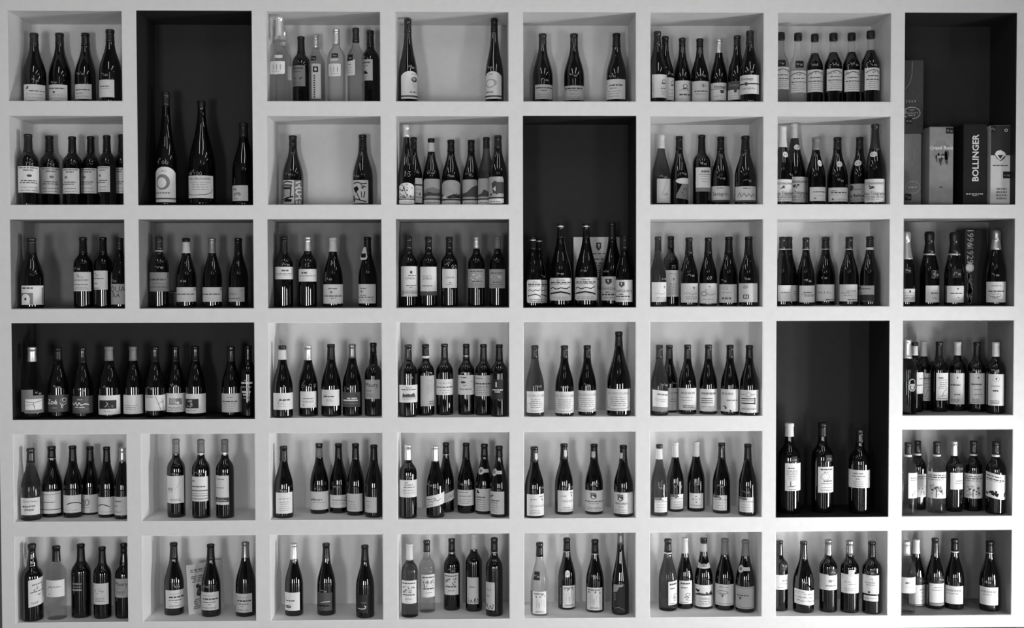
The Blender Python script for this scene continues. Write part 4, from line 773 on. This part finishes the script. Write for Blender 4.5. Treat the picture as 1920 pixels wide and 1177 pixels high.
    # writing on the glass, tags, seals
    for tok in q['pr'].split():
        k = tok[0]
        if k == '~' or '@' in tok:
            txt, pos = ('~', tok[1:]) if k == '~' else tok.split('@')
            p = list(map(float, pos.split(','))); h = (p[2] if len(p) > 2 else 38) * m_per
            st, wd = pen_strokes(txt, rng); polys = []
            for s_ in st: polys += ribbon([((x - wd/2)*h, (y-.5)*h) for x, y in s_], .0013)
            zc = zat(p[1]); v, f = conform(polys, rf, ang(p[0]), zc, .0022, rf(zc))
            mesh_obj('price_writing', v, f, 'chalk', root)
        elif k == '#':
            x0, y0, x1, y1 = map(float, tok[1:].split(',')); zt, zb = zat(y0), zat(y1); a0, a1 = ang(x0), ang(x1)
            o = patch('price_tag', root, 'tag_black', lambda u: 0, lambda u: 1, a0, a1, zt, zb, rf, .0012, nu=6, nv=4)
            st, wd = pen_strokes('~', rng); h = (zt-zb)*.45; polys = []
            wsc = min(h, abs(a1-a0)*R*.8/wd)
            for s_ in st: polys += ribbon([((x - wd/2)*wsc, (y-.5)*h) for x, y in s_], .0014)
            zc = (zt+zb)/2; v, f = conform(polys, rf, (a0+a1)/2, zc, .0017, rf(zc)); mesh_obj('writing', v, f, 'chalk', o)
        elif k in 'OKB':
            p = list(map(float, tok[1:].split(','))); zc = zat(p[1]) if k != 'x' else 0; zc = zax(p[1]) + (zat(p[1])-zax(p[1]))*rf(zax(p[1]))/R
            r0 = rf(zc); rx, ry = p[2]*m_per, p[3]*m_per
            ac = phi0 + math.asin(max(-.95, min(.95, (p[0]-q['xc'])*m_per/r0)))
            if k == 'B':
                polys = []; n = 16
                for i in range(n):
                    a, e = -1+2*i/n, -1+2*(i+1)/n; hh = lambda w_: ry*(.55 + .45*abs(w_)); sg = lambda w_: -ry*.5*(1-abs(w_))
                    polys.append([(a*rx, sg(a)-hh(a)*.8), (e*rx, sg(e)-hh(e)*.8), (e*rx, sg(e)+hh(e)*.8), (a*rx, sg(a)+hh(a)*.8)])
            else: polys = blob(rx, ry, (p[4]-p[0])*m_per if k == 'K' else None)
            v, f = conform(polys, rf, ac, zc, .0014, r0); o = mesh_obj('neck_seal', v, f, 'paper_w' if k == 'O' else 'paper_c', root)
            ring = blob(rx*.45, ry*.45) if k != 'O' else [[(-rx*.6,-ry*.1),(rx*.6,-ry*.1),(rx*.6,ry*.1),(-rx*.6,ry*.1)]]
            v, f = conform(ring, rf, ac, zc, .0019, r0); mesh_obj('print', v, f, 'ink_g', o)
        elif k == 'Q':
            x0, y0, x1, y1 = map(float, tok[1:].split(',')); zt, zb = zax(y0), zax(y1); r0 = rf((zt+zb)/2)
            an = lambda x: phi0 + math.asin(max(-.95, min(.95, (x-q['xc'])*m_per/r0)))
            patch('small_emblem', root, 'paper_c', lambda u: 0, lambda u: 1 if .2 < u < .8 else .85, an(x0), an(x1), zt, zb, rf, .0018, nu=6, nv=4)
        elif k == 'C':              # hanging tag: rounded triangle with a black square
            x, y0, xl, y1 = map(float, tok[1:].split(',')); zt, zb = zax(y0), zax(y1); h = zt-zb; zc = (zt+zb)/2
            r_ = rf(zt) + .004; ac = phi0 - .5
            def pl(u, w_, e=0): return (r_*math.sin(ac) + u*math.cos(ac) + e*math.sin(ac), -r_*math.cos(ac) + u*math.sin(ac) - e*math.cos(ac), zc + w_)
            yo = rf(zb) + .002
            tri = [(0,.5),(-.1,.45),(-.3,-.3),(-.22,-.48),(.22,-.48),(.3,-.3),(.1,.45)]
            front = [pl(u*h, w_*h, .004+(.5-w_)*.012) for u, w_ in tri]; back = [pl(u*h, w_*h, .003+(.5-w_)*.012) for u, w_ in tri]; n = len(tri)
            o = mesh_obj('neck_tag', front + back, [tuple(range(n)), tuple(range(2*n-1, n-1, -1))] + [(i, n+i, n+(i+1) % n, (i+1) % n) for i in range(n)], 'paper_c', root)
            mesh_obj('print', [pl(u*h, w_*h, .0045+(.5-w_)*.012) for u, w_ in ((-.24,-.32),(.16,-.32),(.16,0),(-.24,0))], [(0,1,2,3)], 'ink_k', o)
        elif k in 'Nn':             # lettering printed straight on the glass
            x0, y0, x1, y1 = map(float, tok[1:].split(',')); zt, zb = zat(y0), zat(y1); a0, a1 = ang(x0), ang(x1)
            pr = Print(abs(a1-a0)*R, abs(zt-zb), idx); pr.run('Wm .05 .35 .6 .05; Ww .18 .05 .95 .09; Wg .4 .05 .9 .08; Ww .65 .15 .8 .09; Ww .8 .25 .75 .09; Wm .97 .3 .7 .05' if k == 'N' else 'Wg .1 .05 .95 .25; Wg .5 .1 .9 .2; Wm .85 .05 .95 .22')
            pr.build('glass_print', lambda u, v, l: ((rf(zt+(zb-zt)*v)+.0007+l)*math.sin(a0+(a1-a0)*u), -(rf(zt+(zb-zt)*v)+.0007+l)*math.cos(a0+(a1-a0)*u), zt+(zb-zt)*v), root)
        elif k == 'E':
            x, y, rx, ry = map(float, tok[1:].split(',')); pr = Print(2*rx*m_per, 2*ry*m_per, idx); pr.run('Om .5 .3 .38 .26 .08; Om .5 .68 .42 .28 .1; Em .5 .68 .2 .16; Pm .08 .1,.5 .9,.5')
            zt, ac, wa = zat(y-ry), ang(x), 2*rx*m_per/R; hm = 2*ry*m_per
            pr.build('glass_emblem', lambda u, v, l: ((rf(zt-v*hm)+.0008+l)*math.sin(ac+(u-.5)*wa), -(rf(zt-v*hm)+.0008+l)*math.cos(ac+(u-.5)*wa), zt-v*hm), root)
for i, q in enumerate(ALL): build_bottle(i, q)
for lb, os_ in SEEN.items():
    if len(os_) > 1:
        for o in os_: o['group'] = 'look-alike bottles ' + lb.split(', ')[-1]

# ------------------------------------------------------------------ boxes and cards
import bmesh
def carton(name, x0, x1, z0, z1, y0, y1, m, label, cat, bevel=.0015, rot=0.0):
    cx, cy = (x0+x1)/2, (y0+y1)/2
    root = thing(name, (cx, cy, z0), label, cat); root.rotation_euler.z = rot
    bm = bmesh.new(); bmesh.ops.create_cube(bm, size=1)
    for v in bm.verts: v.co = Vector((v.co.x*(x1-x0), v.co.y*(y1-y0), (v.co.z+.5)*(z1-z0)))
    bmesh.ops.bevel(bm, geom=bm.edges[:], offset=bevel, segments=2, affect='EDGES')
    me = bpy.data.meshes.new('body'); bm.to_mesh(me); bm.free(); me.materials.append(MATS[m])
    o = bpy.data.objects.new('body', me); COL.objects.link(o); o.parent = root
    lid = MB(); W, D, H = (x1-x0)/2, (y1-y0)/2, z1-z0
    lid.box(-W+.003, -D+.003, H, W-.003, D-.003, H+.0012); lid.obj('lid_flap', m, root)
    return root, (x1-x0), (y1-y0), (z1-z0)
def front_print(root, dims, ops, seed, name='print', side=None):
    W, D, H = dims; pr = Print(W if side is None else D, H, seed); pr.run(ops)
    if side is None: pr.build(name, lambda u, v, l: (-W/2+W*min(1,max(0,u)), -D/2-.0005-l, H*(1-min(1,max(0,v)))), root)
    else: pr.build(name, lambda u, v, l: (-W/2-.0005-l, D/2-D*min(1,max(0,u)), H*(1-min(1,max(0,v)))), root)
def box_tag(root, dims, u0, v0, u1, v1, seed):
    W, D, H = dims; b = MB(); y = -D/2
    b.box(-W/2+W*u0, y-.0014, H*(1-v1), -W/2+W*u1, y-.0004, H*(1-v0)); o = b.obj('price_tag', 'tag_black', root)
    st, wd = pen_strokes('~', random.Random(seed)); h = H*(v1-v0)*.5; v, f = [], []; ws = min(h, W*(u1-u0)*.8/wd)
    for s_ in st:
        for p in ribbon([((x-wd/2)*ws, (yy-.5)*h) for x, yy in s_], .0014):
            n = len(v); v += [(-W/2+W*(u0+u1)/2+x, y-.0018, H*(1-(v0+v1)/2)+z) for x, z in p]; f.append(tuple(range(n, n+4)))
    mesh_obj('writing', v, f, 'chalk', o)
mat('box_dark', .045, .5, .3, noise=.1, scale=60); mat('box_grey', .20, .5, .3, noise=.06, scale=60); mat('box_silver', .34, .3, .5, metal=.35, noise=.08, scale=30)
mat('box_black', .010, .42, .4, noise=.2, scale=60); mat('box_white', .62, .5, .3, noise=.03, scale=60)
C8 = Cell((1,8), 1680, 0, 2.9417, '')
def cbox(x0, x1, ytop, yf, dep, z0, m, label, **kw):
    a, e = at(*C8.p(x0, 900), yf), at(*C8.p(x1, 900), yf); zt = at(*C8.p((x0+x1)/2, ytop), yf).z
    r, *d = carton('gift_box', a.x, e.x, z0, zt, yf, yf+dep, m, label, 'gift box', **kw); return r, d
zf = C8.zf
r, d = cbox(18, 140, 738, .12, .10, zf, 'box_grey', 'light grey gift box at bottom of stack in tall dark niche')
z2 = zf + d[2] + .0015
front_print(r, d, 'Om .62 .74 .34 .09 .03; Wm .74 .4 .8 .025; Pm .012 .7,.2 .66,.35 .55,.45', 1); box_tag(r, d, .25, .83, .55, .92, 5)
r, d = cbox(22, 148, 332, .12, .10, z2, 'box_dark', 'dark gift box with 2004 and oval, stacked on grey box')
front_print(r, d, 'Pm .012 .52,.02 .5,.18 .42,.3 .2,.4; Tm .45 .56 .035 2_0_0_4; Om .5 .72 .38 .085 .04; Tm .48 .715 .045 Ruinart; Wm .68 .4 .6 .012; Wm .755 .35 .65 .012', 2); box_tag(r, d, .24, .78, .52, .87, 6)
r, d = cbox(184, 316, 700, .06, .085, zf, 'box_silver', 'silvery gift box with dark crest beside black lettered box')
front_print(r, d, 'Eg .5 .35 .33 .13; Gg .2,.25 .35,.18 .65,.18 .8,.25; Sd .25 .24 .75 .46 16; Rg .18 .23 .82 .3; Tw .5 .265 .045 Grand_Rosé; Wm .38 .35 .65 .02; Wd .77 .42 .58 .015; Tm .5 .88 .04 GOSSET', 3); box_tag(r, d, .68, .01, 1, .085, 7)
r, d = cbox(372, 498, 685, .045, .10, zf, 'box_black', 'black gift box with white vertical lettering')
front_print(r, d, 'Tw .52 .42 .078 ^BOLLINGER; Ww .865 .12 .9 .012; Ww .885 .4 .65 .008', 4)
r, d = cbox(522, 633, 692, .045, .085, zf, 'box_white', 'white gift box with dark top and shield crest')
front_print(r, d, 'Rb 0 0 1 .375; Ow .75 .06 .08 .02 .03; Gb .2,.37 .75,.37 .7,.41 .5,.45 .28,.41; Gw .2,.36 .3,.32 .5,.31 .7,.34 .75,.37 .62,.4 .48,.44 .34,.41; Gb .33,.37 .62,.37 .48,.425; Wd .505 .1 .85 .012; Ng .8 .92 4 .2 .9', 5)
box_tag(r, d, .62, .58, 1, .665, 8); box_tag(r, d, 0, 0.0, .22, .085, 9)
C38 = Cell((3,8), 1680, 395, 5.883, '')
a, e = at(*C38.p(760, 700), .13), at(*C38.p(1000, 700), .13)
r, *d = carton('gift_box', a.x, e.x, C38.zf, at(*C38.p(880, 212), .13).z, .13, .225, 'box_black', 'black gift box with medallion and vertical dates between champagne bottles', 'gift box')
front_print(r, d, 'Tm .24 .1 .085 >1996; Tm .24 .33 .085 >1929; Pm .03 .12,.22 .3,.22; Pm .03 .12,.2 .3,.2; Pm .03 .12,.43 .3,.43; Ew .22 .5 .19 .06; Og .22 .5 .17 .055 .03; Sg .15 .6 .32 .98 30; Wg .3 .1 .36 .01', 11)
C32 = Cell((3,2), 240, 395, 5.884, '')
a, e = at(*C32.p(455, 1000), .17), at(*C32.p(545, 1000), .17)
zb_ = at(*C32.p(500, 1008), .17).z
r, *d = carton('small_carton', a.x, e.x, C32.zf, zb_, .17, .22, 'box_dark', 'small dark carton at bottom of pair, behind bottles in grey niche', 'carton')
front_print(r, d, 'Rg 0 .0 1 .06', 12)
r, *d = carton('small_carton', a.x, e.x - .004, zb_ + .0015, at(*C32.p(500, 900), .17).z, .172, .22, 'box_dark', 'small dark carton stacked on another behind bottles in grey niche', 'carton')
front_print(r, d, 'Rg 0 .0 1 .06', 13)
def card(cellkey, x0, x1, ytop, yfoot, lean, z0, ops, label, rot, W, H):
    root = thing('card', ((x0+x1)/2, yfoot, z0), label, 'card'); root.rotation_euler = (-lean, 0, rot)
    b = MB(); b.box(-W/2, 0, 0, W/2, .0018, H); b.obj('sheet', 'paper_w', root)
    front_print(root, (W, 0.0, H), ops, 31)
    return root
C25 = Cell((2,5), 960, 395, 5.884, '')
a, e = at(*C25.p(680, 600), .222), at(*C25.p(1188, 600), .222); zt = at(*C25.p(930, 290), .23).z
card((2,5), a.x, e.x, 0, .213, .05, C25.zf, 'Gd .49,.08 .6,.08 .6,.16 .545,.2 .49,.16; Gw .53,.1 .57,.1 .55,.17; Wd .24 .42 .68 .015; Wd .32 .4 .7 .015; Ng .38 .75 12 .4 .75', 'cream card with shield emblem leaning behind magnums', 0.0, e.x-a.x, zt-C25.zf)
C62 = Cell((6,2), 240, 980, 5.976, '')
p0, p1 = C62.p(683, 1030), C62.p(1085, 972)
d0 = floor_depth(*p0, C62.zf)
d1 = .20
A, Bp = at(*p0, d0), at(*C62.p(1088, 980), d1)
W = math.hypot(Bp.x-A.x, d1-d0); rz = math.atan2(d1-d0, Bp.x-A.x); Hc = at(*C62.p(680, 475), d0+.015).z - C62.zf
card((6,2), A.x, Bp.x, 0, (d0+d1)/2, .10, C62.zf, 'Wg .12 .1 .6 .03; Wg .16 .1 .5 .02; Ng .25 .36 4 .1 .5; Sd .26 .42 .36 .68 14; Pd .02 .3,.4 .33,.7; Ng .72 .9 6 .12 .6', 'white printed sheet leaning behind burgundy bottle in bottom row', rz, W, Hc)

# ------------------------------------------------------------------ ceiling lamps of the shop (behind the camera)
mat('lamp_metal', .3, .3, .5, metal=.8)
TUBE_W = 4.2
for x, y in ((-1.55, -1.5), (-.35, -1.5), (.85, -1.5), (2.0, -1.5), (-.9, -4.2), (1.2, -4.2)):
    rt = thing('ceiling_lamp', (x, y, RZ1), 'long metal strip lamp on the shop ceiling', 'lamp', 'ceiling strip lamps')
    b = MB(); b.box(-.06, -.62, -.05, .06, .62, -.0005); b.box(-.05, -.63, -.06, .05, .63, -.045); b.obj('housing', 'lamp_metal', rt)
    l = bpy.data.lights.new('tube', 'AREA'); l.shape = 'RECTANGLE'; l.size = .07; l.size_y = 1.2; l.energy = TUBE_W
    lo_ = bpy.data.objects.new('tube', l); COL.objects.link(lo_); lo_.parent = rt; lo_.location = (0, 0, -.064)
import os
if os.environ.get('SCENE_DEBUG'):
    for q in ALL:
        if not .27 < q['Hh'] < .345 or not .033 < q['R'] < .05: print('CHK', q['cell'].key, q['xc'], q['kind'], 'H %.3f R %.3f t %.3f' % (q['Hh'], q['R'], q['t']))
    print('N', len(ALL)); [print(o.name, o['label']) for o in bpy.data.objects if o.name in ('wine_bottle.060','wine_bottle.061')]
    for lb, os_ in SEEN.items():
        if len(lb.split()) > 16 or len(os_) > 1: print(len(lb.split()), len(os_), lb)
    for i, a in enumerate(ALL):
        for e in ALL[i+1:]:
            if a['cell'].key == e['cell'].key and math.hypot(a['X']-e['X'], a['t']-e['t']) < a['R']+e['R']: print('HIT', a['cell'].key, a['xc'], e['xc'])
    print('tris', sum(len(p.vertices)-2 for o in bpy.data.objects if o.type == 'MESH' for p in o.data.polygons), len(bpy.data.objects))
